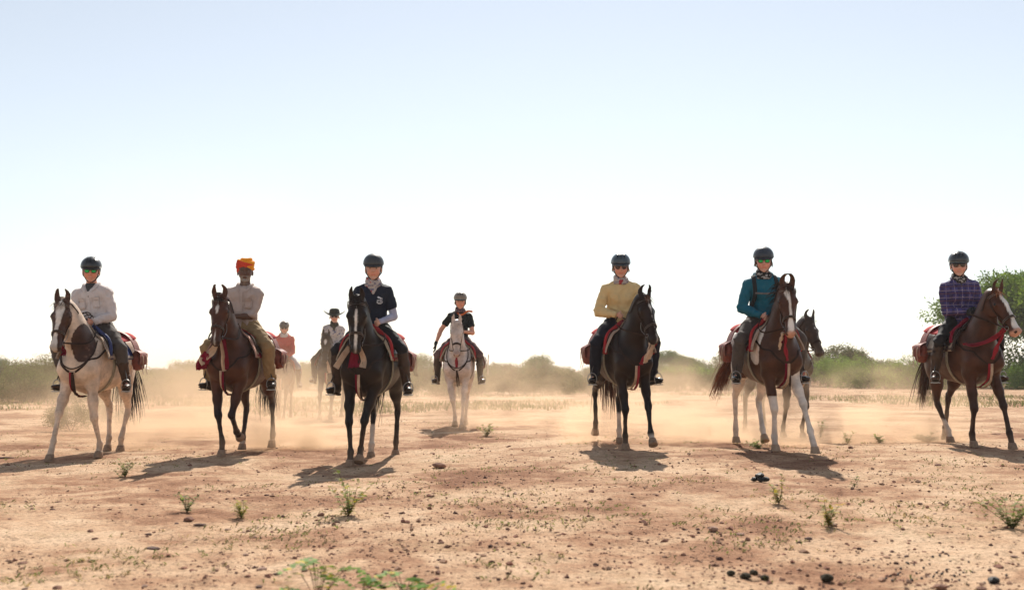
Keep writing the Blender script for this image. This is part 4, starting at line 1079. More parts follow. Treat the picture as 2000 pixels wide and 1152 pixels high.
def plaid_mat():
    m, n, l, p = nodes_of('plaid_flannel'); tc = N(n, 'ShaderNodeTexCoord'); sx = N(n, 'ShaderNodeSeparateXYZ'); l.new(tc.outputs['Object'], sx.inputs[0])
    def band(sock, f, ph, w):
        a = N(n, 'ShaderNodeMath', operation='MULTIPLY'); a.inputs[1].default_value = f; l.new(sock, a.inputs[0])
        b = N(n, 'ShaderNodeMath', operation='ADD'); b.inputs[1].default_value = ph; l.new(a.outputs[0], b.inputs[0])
        c = N(n, 'ShaderNodeMath', operation='FRACT'); l.new(b.outputs[0], c.inputs[0])
        d = N(n, 'ShaderNodeMath', operation='LESS_THAN'); d.inputs[1].default_value = w; l.new(c.outputs[0], d.inputs[0]); return d.outputs[0]
    def mixc(fac, a, bcol):
        x = N(n, 'ShaderNodeMix', data_type='RGBA'); l.new(fac, x.inputs[0])
        if isinstance(a, tuple): x.inputs[6].default_value = (*a, 1)
        else: l.new(a, x.inputs[6])
        x.inputs[7].default_value = (*bcol, 1); return x.outputs[2]
    c = mixc(band(sx.outputs['Z'], 11, 0, .42), (.060, .048, .19), (.036, .026, .105))
    c = mixc(band(sx.outputs['Y'], 12, .2, .30), c, (.040, .028, .11))
    c = mixc(band(sx.outputs['Z'], 11, .45, .10), c, (.22, .17, .24))
    c = mixc(band(sx.outputs['Y'], 12, .65, .10), c, (.20, .16, .25))
    c = mixc(band(sx.outputs['Z'], 11, .85, .08), c, (.13, .05, .08))
    l.new(c, p.inputs['Base Color']); p.inputs['Roughness'].default_value = .85; return m
SH_PLAID = plaid_mat()
HELM = lambda nm, c, rough=.35: mat(nm, c, rough, var=.08, spec=.5, coat=.3)
H_BLACK = HELM('black_helmet', (.012, .012, .015)); H_MATT = HELM('charcoal_helmet', (.030, .033, .040), .6); H_BLUE = HELM('slate_helmet', (.040, .062, .080), .35); H_NAVY = HELM('navy_helmet', (.022, .030, .048), .55)
H_TAUPE = HELM('taupe_helmet', (.22, .17, .13), .5); H_DGREY = HELM('dark_grey_helmet', (.022, .028, .034), .35)
SCARF_PALE = mat('pale_neck_scarf', (1, 1, 1), .9, var=.1, attr=True, spec=.1, trans=.15)
def sc_pale(V): 
    t = vnoise(V * 42, 2); C = np.where((t > .62)[:, None], np.array((.22, .20, .26)), np.array((.55, .47, .43))); C[vnoise(V * 18, 9) > .80] = (.45, .05, .06); return C
def sc_bw(V): t = vnoise(V * 55, 2); return np.where((t > .60)[:, None], np.array((.45, .43, .42)), np.array((.015, .014, .015)))
def sc_plum(V): t = vnoise(V * 40, 2); return np.where((t > .55)[:, None], np.array((.20, .13, .14)), np.array((.06, .03, .035)))
FLESH = (.66, .36, .25)
FEET = [(.17, .43, .80), (.17, -.43, .80)]
party = []
def add_party(**S): party.append(S)

add_party(key=1, X=-5.21, Y=12.9, t=0, who='the piebald horse', label='white horse with dark brown head and wide white blaze, far left', seed=3,
    coat=(.05, .02, .014), dark_legs=False, pattern=piebald, blaze=([0, .03, .10, .2, .3, .40, .46, .60], [.0, .030, .055, .034, .022, .018, .03, .05], [0, 0, .0, .004, .0, -.008, -.012, -.014]),
    head=(2, 68, -4), poll=(.86, -.09, 1.86), hair=(.35, .27, .20), forelock=(.20, .13, .09), tail_col=(.03, .02, .018), ear=.35, tail_dir=(-.2, .1, -1), wind=-.5,
    LF=(-.13, .10, 0, 14), RF=(.36, .03, 0, 28), LH=(.24, .0, .0, 5), RH=(.16, -.06, 0, 20), pad=((.022, .035, .13), (.45, .36, .28), (.40, .31, .24)), roll='blue',
    loop=True, hands=(.26, .03, 1.64), ribbon=('red', 'brown'), scarf=[(0, 'maroon', 0, .14, .05, .02)], snip=None, dust=.06,
    rider=dict(label='person in white long sleeved shirt and green mirrored sunglasses, leftmost rider', roll=5, shift=-.05, skin=(.68, .31, .20), shirt_mat=SH_WHITE, loose=.017, wrinkle=.015, hem=-.06, cuff=1, collar=1, placket=1, pockets=(1, -1), undershirt=mat('grey_tee', (.05, .05, .052), .85),
               bulk=1.06, handL=(.25, .03, 1.65), handR=(.28, -.10, 1.62), trouser_mat=TR_GREY, trouser_loose=.022, chap_mat=mat('brown_chap', (.065, .032, .018), .65, var=.3, bump=.3), boot_mat=LEA_B, glasses=('green', 'wide'), helmet_mat=H_BLACK, teeth=1, loops='L', hair=(.12, .09, .07)))
add_party(key=2, X=-3.42, Y=13.0, t=-3, who='the bay horse beside it', label='dark bay horse with white star and black legs, under the turbaned rider', seed=5,
    coat=(.076, .027, .014), low=(.014, .010, .012), blaze=([.10, .13, .16, .20, .24, .26, .44, .47, .52, .57, .6], [0, .014, .022, .014, .004, 0, 0, .006, .009, .012, .008], [0] * 11), head=(4, 66, 3), poll=(.86, -.01, 1.90), ear=.40, ear_spread=.004,
    LF=(-.30, -.06, .17, -62), RF=(.06, -.09, 0, 10), LH=(-.06, .04, .02, 24), RH=(.32, -.02, 0, 14), socks={'LH': (.13,), 'RH': (.12,)}, pad=(CREAM, MAROON, (.50, .30, .24)), roll=None,
    hands=(.36, -.05, 1.66), ribbon=('cream', 'maroon'), drapes=[('cream', [(.80, -.05, 1.36), (.78, -.12, 1.25), (.74, -.22, 1.18), (.72, -.20, 1.12)], .05, .16), ('maroon', [(.78, -.16, 1.22), (.74, -.24, 1.12), (.70, -.26, 1.04)], .12, .15), ('cream', [(.92, .03, 1.42), (.84, .04, 1.20), (.76, .03, 1.02)], .04, .05), ('maroon', [(.92, .06, 1.42), (.83, .08, 1.20), (.75, .06, 1.04)], .04, .05)],
    rider=dict(label='person in orange and red turban, loose cream shirt and khaki trousers', scale=.97, skin=(.13, .065, .040), lip=(.9, .8, .8), beard=(.35, .31, .27), shirt_mat=SH_KURTA, loose=.017, wrinkle=.015, hem=-.14, sleeve=1.0, rolled=1, collar=1, placket=1, pockets=(1,),
               bulk=.92, handL=(.27, -.06, 1.70), handR=(.30, -.14, 1.64), trouser_mat=TR_KHAKI, trouser_loose=.022, twr=.02, hatkind='turban', hair=(.10, .09, .08), head_pitch=4, trouser_len=.97, boot_mat=LEA_D, neck=None, roll=-3))
add_party(key=3, X=-1.655, Y=12.2, t=-5, who='the blazed black horse', label='black horse with narrow white blaze, walking nearest the camera', seed=7,
    coat=(.017, .009, .006), low=(.012, .010, .011), blaze=([.11, .14, .20, .27, .33, .42, .50, .60], [0, .012, .018, .013, .010, .016, .014, .012], [0.004, .004, .0, .004, .0, .003, .0, 0]), head=(9, 76, 2), poll=(.84, .0, 1.86), ear=.15, ear_spread=.0,
    LF=(.06, -.12, .04, 30), RF=(.10, -.02, 0, 16), LH=(-.02, .0, 0, 12), RH=(.30, -.02, 0, 14), socks={'RH': (.42,)}, pad=(CREAM, (.30, .02, .03), CREAM), roll='red', tail_dir=(-.1, -.35, -1),
    hands=(.24, .10, 1.62), ribbon=('maroon', 'cream'), scarf=[(0, 'maroon', 0, .26, .15, -.02), (1, 'cream', 0, .26, .08, .03)], drapes=[('cream', [(.62, -.12, 1.35), (.66, -.20, 1.22), (.68, -.27, 1.10)], .06, .07), ('maroon', [(.60, -.10, 1.38), (.62, -.18, 1.26), (.64, -.22, 1.15)], .06, .05)],
    rider=dict(yaw=7, lean=5, label='person in navy polo shirt with pale sleeve guards and patterned neck scarf', scale=.98, bust=1, skin=FLESH, shirt_mat=SH_NAVY, loose=.014, wrinkle=.012, hem=-.06, sleeve=.68, emblem=1, armsleeve='LR', bulk=.92, shoulder=.178, handL=(.22, .13, 1.64), handR=(.30, -.07, 1.58),
               trouser_mat=TR_BLACK, trouser_loose=.004, chap_mat=mat('dark_brown_chap', (.050, .028, .018), .6, var=.3, bump=.2), boot_mat=LEA_D, helmet_mat=H_MATT, neck=('bandana', SCARF_PALE, sc_pale), hair_style=None, hair=(.06, .035, .02), vents=False, foot_out=.03))
add_party(key=4, X=-.965, Y=18.7, t=0, who='the grey horse', label='pale grey horse walking head on in the middle distance', seed=9, grey=1, h=.015, pale_hoof=1,
    coat=(.56, .47, .42), dark_legs=False, pattern=dapple, head=(3, 72, 0), poll=(.84, .0, 1.86), ear=.12, hair=(.55, .46, .38), forelock=(.62, .52, .42), tail_col=(.5, .42, .35),
    LF=(.14, -.03, 0, 15), RF=(.0, -.08, .05, 25), LH=(.05, -.04, 0, 10), RH=(.1, -.02, 0, 10), pad=(CREAM, (.25, .05, .05), CREAM), roll='red', bag_out=.06, noseband='plain',
    loop=True, hands=(.30, .08, 1.70), ribbon=('brown',), drapes=[('red', [(.86, 0, 1.36), (.80, 0, 1.24), (.76, 0, 1.08)], .035, .05)],
    rider=dict(lean=1, roll=-2, label='smiling person in black t-shirt and striped helmet, one gloved hand held out', h=.0085, scale=.98, bust=1, skin=(.68, .33, .22), shirt_mat=SH_BLACK, loose=.012, wrinkle=.010, sleeve=.62, bulk=.9, shoulder=.18, handL=(.28, .10, 1.72), handR=(.05, -.42, 1.52), poleR=(-.5, -.4, 0), gloves='R', fdirR=(.1, -.05, -1), thumbR=(1, .2, 0), curlR=.35, teeth=1,
               trouser_mat=TR_PLUM, trouser_loose=.006, chap_mat=LEA_D, boot_mat=LEA_D, helmet_mat=H_TAUPE, band_mat=mat('silver_band', (.35, .42, .42), .35), peak_mat=mat('dark_peak', (.02, .03, .035), .4), neck=('buff', mat('plum_scarf', (1, 1, 1), .9, attr=True, var=.1), sc_plum), orange=1, hair=(.08, .05, .03), hair_style=1, hair_len=.05))
add_party(key=5, X=1.415, Y=13.2, t=8, who='the curly eared horse', label='black horse with curled ears and white star, head turned to one side', seed=11,
    coat=(.020, .0095, .0065), low=(.010, .009, .011), blaze=([.10, .13, .155, .18, .21, .24, .5, .54, .58, .6], [0, .012, .018, .010, .003, 0, 0, .008, .010, .004], [0] * 10), head=(20, 62, -4), poll=(.82, .09, 1.86), ear=.70, ear_spread=.008, ear_back=-.03, mane_side=-1,
    LF=(.34, .02, .05, 38), RF=(-.02, -.02, 0, 6), LH=(.22, -.04, 0, 12), RH=(-.18, .02, .10, -18), socks={'LF': (.20,), 'LH': (.40,)}, pad=((.46, .36, .29), (.25, .10, .09), (.52, .38, .30)), roll='red', roll_th=80, forelock=(.20, .08, .04), tail_col=(.09, .035, .02), tail_dir=(-.3, .1, -1),
    loop=True, hands=(.24, -.10, 1.64), rein_sag=.02, ribbon=('cream', 'red'), drapes=[('cream', [(.98, .16, 1.34), (.94, .13, 1.22), (.88, .10, 1.10)], .05, .10), ('red', [(.95, .18, 1.30), (.86, .10, 1.16), (.78, .04, 1.04)], .03, .06), ('cream', [(.95, .12, 1.30), (.90, .10, 1.18), (.84, .08, 1.06)], .03, .09)],
    rider=dict(yaw=-6, lean=7, roll=1.5, label='person in pale yellow long sleeved top and round dark sunglasses', bust=1, skin=(.68, .36, .25), shirt_mat=SH_YELLOW, loose=.018, wrinkle=.016, hem=-.04, cuff=1, bulk=1.02, shoulder=.188, handL=(.30, .10, 1.58), handR=(.22, -.12, 1.67), poleR=(-.35, -.75, -.5),
               trouser_mat=TR_NAVY, trouser_loose=.020, trouser_len=.97, boot_mat=mat('black_boot', (.010, .009, .009), .22, var=.1, spec=.6), helmet_mat=H_BLUE, glasses=('rose', 'round'), neck=('buff', SCARF_PALE, sc_pale), hair_style=1, hair=(.30, .18, .09), hair_len=.06, toe_out=.5))
add_party(key=6, X=3.14, Y=12.7, t=5, who='the brown and white horse', label='brown and white horse with long white blaze and one fully white foreleg', seed=14,
    coat=(.068, .027, .0145), dark_legs=False, pattern=skewbald, blaze=([.06, .09, .14, .2, .28, .36, .43, .50, .6], [.0, .03, .024, .014, .013, .017, .030, .034, .034], [-.02, -.018, -.012, .004, .010, .008, .004, .0, 0]), snip=.022, head=(-8, 70, 2), poll=(.86, -.02, 1.92), ear=.95, ear_spread=-.004, ear_back=-.01,
    LF=(.42, .10, 0, 26), RF=(.02, -.02, 0, 14), LH=(.42, -.06, .05, 30), RH=(-.10, .0, 0, 5), pad=((.46, .36, .30), (.22, .014, .03), (.50, .38, .30)), roll='red', roll_th=80, tail_dir=(-.35, -.55, -.7), tail_col=(.16, .055, .025), tail_len=.85, pale_hoof=1,
    hands=(.25, -.10, 1.59), ribbon=('maroon', 'cream'), scarf=[(0, 'maroon', 0, .16, .07, -.03)], drapes=[('red', [(.92, -.06, 1.40), (.84, -.05, 1.25), (.77, 0, 1.06)], .05, .035), ('cream', [(.92, -.10, 1.38), (.86, -.11, 1.28), (.80, -.10, 1.20)], .06, .07)],
    rider=dict(yaw=-6, lean=8, roll=2, label='person in teal hooded top with green mirrored sunglasses and black neck gaiter', bust=1, skin=(.68, .36, .26), shirt_mat=SH_TEAL, loose=.018, wrinkle=.014, hem=-.05, cuff=1, high=1, bulk=1.0, shoulder=.188, handL=(.30, .08, 1.56), handR=(.23, -.13, 1.61), poleR=(-.35, -.75, -.5), trouser_mat=TR_GREY, trouser_loose=.018, twr=.016, trouser_len=.95,
               boot_mat=mat('black_boot', (.010, .009, .009), .22), helmet_mat=H_NAVY, glasses=('green', 'wide'), neck=('buff', mat('black_gaiter', (1, 1, 1), .9, attr=True, var=.1), sc_bw), hood=1, backpack='black backpack with grey chest strap worn over the teal hooded top', vents=False, badge=1, hair_style=1, hair=(.10, .05, .03), hair_len=.07))
add_party(key=7, X=5.80, Y=13.2, t=0, who='the chestnut horse', label='reddish brown horse with broad white blaze and pink muzzle, far right', seed=17,
    coat=(.064, .023, .012), low=(.035, .017, .013), blaze=([.05, .08, .14, .22, .32, .42, .5, .6], [.0, .022, .036, .032, .030, .034, .05, .06], [0] * 8), snip=.05, head=(24, 54, 0), poll=(.86, .05, 1.90), ear=.35, ear_back=.01, mane_side=1, mane_len=.8,
    LF=(.26, .08, 0, 24), RF=(-.06, .0, .0, 20), LH=(-.14, -.02, 0, -8), RH=(.40, -.08, .0, 34), socks={'RH': (.30,), 'LH': (.14,)}, pad=((.45, .38, .30), (.05, .03, .03), (.05, .035, .03)), roll='maroon', roll_th=60, hair=(.16, .05, .02), forelock=(.40, .14, .05), tail_col=(.055, .022, .012), tail_dir=(-.5, -.1, -1), wind=-.6,
    hands=(.36, -.02, 1.68), rein_sag=-.04, ribbon=('red', 'cream'), drapes=[('red', [(1.00, .10, 1.48), (.90, .0, 1.34), (.76, -.16, 1.26), (.64, -.26, 1.27)], .04, .08), ('red', [(.98, .10, 1.46), (.88, .06, 1.28), (.78, .02, 1.08)], .05, .06), ('cream', [(1.02, .12, 1.52), (1.02, .14, 1.45), (1.03, .15, 1.38)], .03, .08)],
    rider=dict(label='smiling person in purple plaid shirt and brown sunglasses, rightmost rider', bust=1, skin=(.70, .40, .29), shirt_mat=SH_PLAID, loose=.018, wrinkle=.015, hem=-.06, cuff=1, collar=1, placket=1, pockets=(1, -1), undershirt=mat('grey_vest', (.06, .055, .06), .85), bulk=.97, shoulder=.182, handL=(.28, .04, 1.69), handR=(.26, -.05, 1.68), gloves='LR', yaw=-10, lean=7, roll=2.5, teeth=1,
               trouser_mat=TR_BLACK, trouser_loose=.006, chap_mat=mat('dark_brown_chap', (.050, .028, .018), .6), boot_mat=LEA_B, helmet_mat=H_DGREY, band_mat=mat('pale_band', (.25, .30, .28), .35), glasses=('brown', 'wide'), neck=('buff', mat('black_gaiter', (1, 1, 1), .9, attr=True), sc_bw), hair_style=None, vents=True))
add_party(key=8, X=4.20, Y=16.2, t=16, who='the half hidden dark horse', label='black brown horse with small star, partly hidden behind the brown and white horse', seed=21, h=.015,
    coat=(.026, .014, .011), low=(.014, .011, .011), blaze=([.15, .17, .185, .2], [0, .010, .010, 0], [0] * 4), head=(8, 60, -2), poll=(.84, .06, 1.80), ear=.75, ear_spread=.012, ear_back=-.03, noseband='plain',
    LF=(-.05, -.02, 0, 10), RF=(-.28, -.02, 0, -5), LH=(.15, -.04, 0, 15), RH=(-.12, 0, 0, -5), dust=.10, hands=(.36, 0, 1.56), roll='maroon', tail_col=(.10, .05, .03), rider=None, bags=True)
add_party(key=9, X=-4.06, Y=23.2, t=0, who='the far black horse', label='black horse with white star in the dust, ridden by the person in a brimmed hat', seed=23, h=.017,
    coat=(.016, .012, .012), low=(.020, .015, .012), blaze=([.09, .12, .16, .2, .24], [0, .026, .030, .018, 0], [0] * 5), head=(0, 70, -3), poll=(.84, .0, 1.84), ear=.4, noseband='plain', dust=.05,
    LF=(.15, -.02, 0, 15), RF=(.0, .05, 0, 10), LH=(.10, -.02, 0, 10), RH=(.2, 0, 0, 10), hands=(.34, 0, 1.6), roll=None, bags=False, drapes=[('cream', [(.84, .0, 1.34), (.80, .05, 1.20), (.76, .08, 1.02)], .04, .07)],
    rider=dict(lean=6, yaw=8, roll=-3, label='person in wide brimmed dark hat and pale patterned shirt, half hidden', h=.011, bust=1, skin=(.68, .38, .27), shirt_mat=SH_ATTR, shirt_col=lambda V: np.where((vnoise(V * 30, 4) > .66)[:, None], np.array((.16, .17, .26)), np.array((.58, .52, .50))), handL=(.34, .06, 1.6), handR=(.34, -.06, 1.6), trouser_mat=TR_BLACK, boot_mat=LEA_D, glasses=('dark', 'wide'), hatkind='brimhat', neck=('bandana', mat('olive_gaiter', (.02, .026, .02), .9)), hair_style=1, hair=(.40, .25, .12), hair_len=.07, collar=0))
add_party(key=10, X=-5.75, Y=25.8, t=8, who='the brown horse in the dust', label='brown horse half lost in the dust, ridden by the person in coral', seed=29, h=.017,
    coat=(.12, .050, .028), head=(-14, 66, 0), poll=(.84, -.10, 1.72), ear=.4, dust=.0, noseband='plain', LF=(.35, -.02, 0, 20), RF=(-.25, .0, .12, -50), LH=(-.2, 0, 0, 0), RH=(.35, -.02, 0, 22), hands=(.34, 0, 1.6), roll='red', tail_dir=(-.3, 0, -1),
    rider=dict(lean=13, yaw=8, label='person in coral red jacket and pale jeans, riding far back in the dust', h=.011, bust=1, skin=(.68, .38, .27), shirt_mat=SH_CORAL, loose=.024, wrinkle=.018, high=1, hem=-.05, handL=(.30, .12, 1.58), handR=(.32, -.04, 1.58), gloves='L', trouser_mat=TR_JEANS, boot_mat=LEA_B, chap_mat=LEA_B, glasses=('dark', 'wide'), helmet_mat=H_DGREY, neck=('buff', mat('white_buff', (.6, .55, .52), .9)), hair_style=None))

def build_party(keys=None):
    for S in party:
        if keys and S['key'] not in keys: continue
        rd = S.get('rider'); fo = (rd or {}).get('foot_out', 0)
        S['feet'] = [(f[0], f[1] + (1 if f[1] > 0 else -1) * fo, f[2]) for f in FEET]
        root, prims, info = build_horse(S)
        objs = [root]; sd, bag = build_saddle(S, prims, None); objs += [sd] + ([bag] if bag else [])
        S['_bridle'] = [c for c in root.children if c.name.startswith('bridle')][0]
        ang = math.radians(-90 + S['t'])
        if rd:
            cam = math.atan2(-S['Y'], -S['X']); yaw = math.degrees(cam - ang)
            if 'head' not in rd: rd['head'] = (yaw * rd.get('look', .85), rd.get('head_pitch', 6), rd.get('head_roll', 0))
            objs.append(build_rider(S, info)); objs += S.get('_extra', [])
        z = float(ground_base(S['X'] + .6 * math.cos(ang), S['Y'] + .6 * math.sin(ang)))
        for o in objs: o.location = (S['X'], S['Y'], z); o.rotation_euler = (0, 0, ang)
# ---------------------------------------------------------------- ground: one sheet to the horizon, fine near the viewer
def ground_z(x, y):
    x = np.asarray(x, float); y = np.asarray(y, float); P = np.stack([x, y, 0 * x], -1)
    z = ground_base(x, y); near = sstep(60, 20, np.abs(y))
    z = z + (fbm(P * .55, 2, 31) - .5) * .05 * near
    z = z + (fbm(P * 2.6, 3, 41) - .5) * .035 * near + (fbm(P * 11, 2, 51) - .5) * .022 * sstep(22, 9, np.abs(y))
    return z
def ground_material():
    m, n, l, p = nodes_of('dry_sandy_earth')
    t1 = noise_node(n, l, .55, 6, .62, dist=.3); t2 = noise_node(n, l, 3.2, 6, .65); t3 = noise_node(n, l, 26, 4, .7); t4 = noise_node(n, l, 130, 3, .7)
    m1 = N(n, 'ShaderNodeMath', operation='MULTIPLY_ADD'); m1.inputs[1].default_value = .5; l.new(t2.outputs['Fac'], m1.inputs[0]); l.new(t1.outputs['Fac'], m1.inputs[2])
    r1 = ramp(n, l, m1.outputs[0], [(.58, (.235, .112, .062)), (.69, (.37, .205, .12)), (.78, (.52, .335, .208)), (.90, (.63, .44, .29))])
    r2 = ramp(n, l, t3.outputs['Fac'], [(.30, .62), (.5, 1.0), (.7, 1.18)]); r3 = ramp(n, l, t4.outputs['Fac'], [(.34, .60), (.46, 1.0), (.75, 1.12)])
    def mul(a, b):
        x = N(n, 'ShaderNodeMix', data_type='RGBA', blend_type='MULTIPLY'); x.inputs[0].default_value = 1; l.new(a, x.inputs[6]); l.new(b, x.inputs[7]); return x.outputs[2]
    vo = N(n, 'ShaderNodeTexVoronoi'); vo.inputs['Scale'].default_value = 34; tcv = N(n, 'ShaderNodeTexCoord'); l.new(tcv.outputs['Object'], vo.inputs['Vector']); sepc = N(n, 'ShaderNodeSeparateColor'); l.new(vo.outputs['Color'], sepc.inputs[0])
    gt = N(n, 'ShaderNodeMath', operation='GREATER_THAN'); gt.inputs[1].default_value = .72; l.new(sepc.outputs[0], gt.inputs[0]); lt = N(n, 'ShaderNodeMath', operation='LESS_THAN'); lt.inputs[1].default_value = .34; l.new(vo.outputs['Distance'], lt.inputs[0])
    sp = N(n, 'ShaderNodeMath', operation='MULTIPLY'); l.new(gt.outputs[0], sp.inputs[0]); l.new(lt.outputs[0], sp.inputs[1]); dk = ramp(n, l, sp.outputs[0], [(0, 1.0), (1, .55)])
    c = mul(mul(mul(r1.outputs[0], r2.outputs[0]), r3.outputs[0]), dk.outputs[0])
    # dry greenish growth in patches
    tg = noise_node(n, l, 1.1, 5, .7); rg = ramp(n, l, tg.outputs['Fac'], [(.56, 0), (.68, .5)]); tg2 = noise_node(n, l, 45, 2, .6); rg2 = ramp(n, l, tg2.outputs['Fac'], [(.50, 0), (.58, 1)])
    mm = N(n, 'ShaderNodeMath', operation='MULTIPLY'); l.new(rg.outputs[0], mm.inputs[0]); l.new(rg2.outputs[0], mm.inputs[1])
    mx = N(n, 'ShaderNodeMix', data_type='RGBA'); l.new(mm.outputs[0], mx.inputs[0]); l.new(c, mx.inputs[6]); mx.inputs[7].default_value = (.20, .17, .065, 1)
    l.new(mx.outputs[2], p.inputs['Base Color']); p.inputs['Roughness'].default_value = .95; p.inputs['Specular IOR Level'].default_value = .1
    b = N(n, 'ShaderNodeBump'); b.inputs['Strength'].default_value = 1; b.inputs['Distance'].default_value = .022; l.new(t3.outputs['Fac'], b.inputs['Height'])
    b2 = N(n, 'ShaderNodeBump'); b2.inputs['Strength'].default_value = .7; b2.inputs['Distance'].default_value = .004; l.new(t4.outputs['Fac'], b2.inputs['Height']); l.new(b.outputs[0], b2.inputs['Normal'])
    l.new(b2.outputs[0], p.inputs['Normal']); return m
ys = np.concatenate([[-400, -120, -40, -15, -6, -2, 0, 1.2, 2.2], 3.0 * (1.0098 ** np.arange(0, 276))]); ys = np.concatenate([ys, np.geomspace(ys[-1] * 1.04, 5000, 60)])
us = np.linspace(-1, 1, 400)
Xg = us[None, :] * (np.abs(ys)[:, None] * .68 + 4.5); Yg = np.repeat(ys[:, None], len(us), 1); far = np.abs(ys)[:, None] > 55
us_f = np.sign(us) * np.abs(us); Xg = np.where(far, us_f[None, :] * (np.abs(ys)[:, None] * 1.2), Xg)
Zg = ground_z(Xg, Yg); idx = np.arange(Xg.size).reshape(Xg.shape)
Fg = np.stack([idx[:-1, :-1].ravel(), idx[:-1, 1:].ravel(), idx[1:, 1:].ravel(), idx[1:, :-1].ravel()], 1)
tag(mobj('ground', np.stack([Xg.ravel(), Yg.ravel(), Zg.ravel()], 1), Fg, ground_material()), kind='structure')

# ---------------------------------------------------------------- gravel, stones, dung
def rock_mesh(name, seed, m, flat=.6, sub=2, rough=.25):
    import bmesh
    bm = bmesh.new(); bmesh.ops.create_icosphere(bm, subdivisions=sub, radius=1)
    V = np.array([v.co[:] for v in bm.verts]); F = np.array([[v.index for v in f.verts] for f in bm.faces]); bm.free()
    r = np.random.default_rng(seed); D = unit(r.normal(0, 1, (9, 3))); o = r.uniform(.62, .95, 9)
    for d, q in zip(D, o):      # chop flat facets
        h = V @ d; V = V - np.outer(np.maximum(h - q, 0), d)
    V = V * (1 + rough * (fbm(V * 2.2 + seed, 3, seed) - .5))[:, None]; V[:, 2] *= flat
    return mesh_from(name, V, F, m, smooth=False)
ST_BROWN = mat('stone_brown', (.26, .13, .085), .9, var=.35, scale=1.6, bump=.5, bscale=6); ST_PALE = mat('stone_pale', (.36, .22, .16), .9, var=.3, scale=2, bump=.4, bscale=8)
ST_DARK = mat('stone_dark', (.13, .075, .060), .9, var=.35, scale=2, bump=.4, bscale=8); DUNG_M = mat('dung_dry', (.050, .040, .018), .95, var=.5, scale=7, bump=1, bscale=14); DUNG_W = mat('dung_fresh', (.010, .010, .008), .5, var=.4, scale=6, bump=.8, bscale=12, spec=.5)
def scatter(name, meshes_, pts, scl, kind_tag):
    """joined scatter (gravel): real geometry in one object"""
    mb_V, mb_F, C = [], [], []; n0 = 0
    for (x, y), s_ in zip(pts, scl):
        V, F = meshes_[rng.integers(len(meshes_))]; a = rng.uniform(0, 6.28); c, s = math.cos(a), math.sin(a)
        W = V * s_ * rng.uniform(.7, 1.3, 3); W = np.stack([W[:, 0] * c - W[:, 1] * s, W[:, 0] * s + W[:, 1] * c, W[:, 2]], 1)
        mb_V.append((W, x, y, s_)); mb_F.append(F + n0); n0 += len(V)
    zs = ground_z(np.array([q[1] for q in mb_V]), np.array([q[2] for q in mb_V]))
    V = np.concatenate([W + (x, y, z + s_ * .15) for (W, x, y, s_), z in zip(mb_V, zs)])
    return V, np.concatenate(mb_F)
def small_rock(seed):
    r = np.random.default_rng(seed); V = unit(np.array([(1, 0, 0), (0, 1, 0), (-1, 0, 0), (0, -1, 0), (.1, .1, 1), (.0, .0, -1), (.6, .6, .6), (-.6, -.6, .5)]) + r.normal(0, .18, (8, 3))) * r.uniform(.8, 1.15, (8, 1)) * (1, 1, .7)
    F = np.array([(0, 1, 6), (1, 4, 6), (4, 0, 6), (1, 2, 4), (2, 3, 7), (3, 4, 7), (4, 2, 7), (3, 0, 4), (1, 0, 5), (2, 1, 5), (3, 2, 5), (0, 3, 5)]); return V, F
peb = [small_rock(k) for k in range(5)]
n = 27000
yy = 3.8 * (24 / 3.8) ** rng.uniform(0, 1, n) ** 1.05; xx = rng.uniform(-.56, .56, n) * yy * 1.05 + rng.normal(0, .2, n)
dens = fbm(np.stack([xx, yy, 0 * xx], 1) * .9, 3, 77); kp = dens + rng.uniform(-.16, .16, n) > .48; xx, yy = xx[kp], yy[kp]
sc_ = np.exp(rng.normal(math.log(.0058), .55, len(xx))).clip(.004, .026)
V, F = scatter('gravel', peb, list(zip(xx, yy)), sc_, 'stuff'); cc = rng.choice(3, len(xx), p=[.42, .42, .16])
colv = np.array([(.24, .12, .085), (.36, .22, .15), (.11, .060, .050)])[cc] * rng.uniform(.7, 1.3, len(xx))[:, None]
C = np.repeat(colv, len(peb[0][0]), 0)
tag(mobj('gravel', V, F, mat('gravel', (1, 1, 1), .95, var=.25, scale=60, attr=True, spec=.1), None, C, smooth=False), kind='stuff')
# tiny grass and creeping leaves
mb = MB(); n = 11000
gy = 3.9 * (22 / 3.9) ** rng.uniform(0, 1, n); gx = rng.uniform(-.56, .56, n) * gy * 1.04
dn = fbm(np.stack([gx, gy, 0 * gx], 1) * 1.3, 3, 91); kp = (dn + rng.uniform(-.05, .05, n) > .60) | ((rng.uniform(0, 1, n) < .02)); gx, gy = gx[kp], gy[kp]; gz = ground_z(gx, gy)
for x, y, z in zip(gx, gy, gz):
    c = np.array((.22, .24, .07)) if rng.uniform() < .45 else np.array((.40, .31, .15)); c = c * rng.uniform(.6, 1.3)
    for q in range(rng.integers(2, 5)):
        a = rng.uniform(0, 6.28); h = rng.uniform(.006, .022); w = rng.uniform(.004, .010); ox, oy = rng.normal(0, .018, 2); d = np.array((math.cos(a), math.sin(a), 0)); s_ = np.array((-d[1], d[0], 0)); b0 = np.array((x + ox, y + oy, z - .002))
        mb.add([b0 - s_ * w * .4, b0 + s_ * w * .4, b0 + d * h * .9 + s_ * w + (0, 0, h), b0 + d * h * 1.6 + (0, 0, h * 1.1), b0 + d * h * .9 - s_ * w + (0, 0, h)][:4], [(0, 1, 2, 3)], c)
tag(mb.build('ground_cover', mat('ground_cover', (1, 1, 1), .8, var=.2, attr=True, trans=.3, spec=.2), None, False), kind='stuff')
for i in range(1): pass
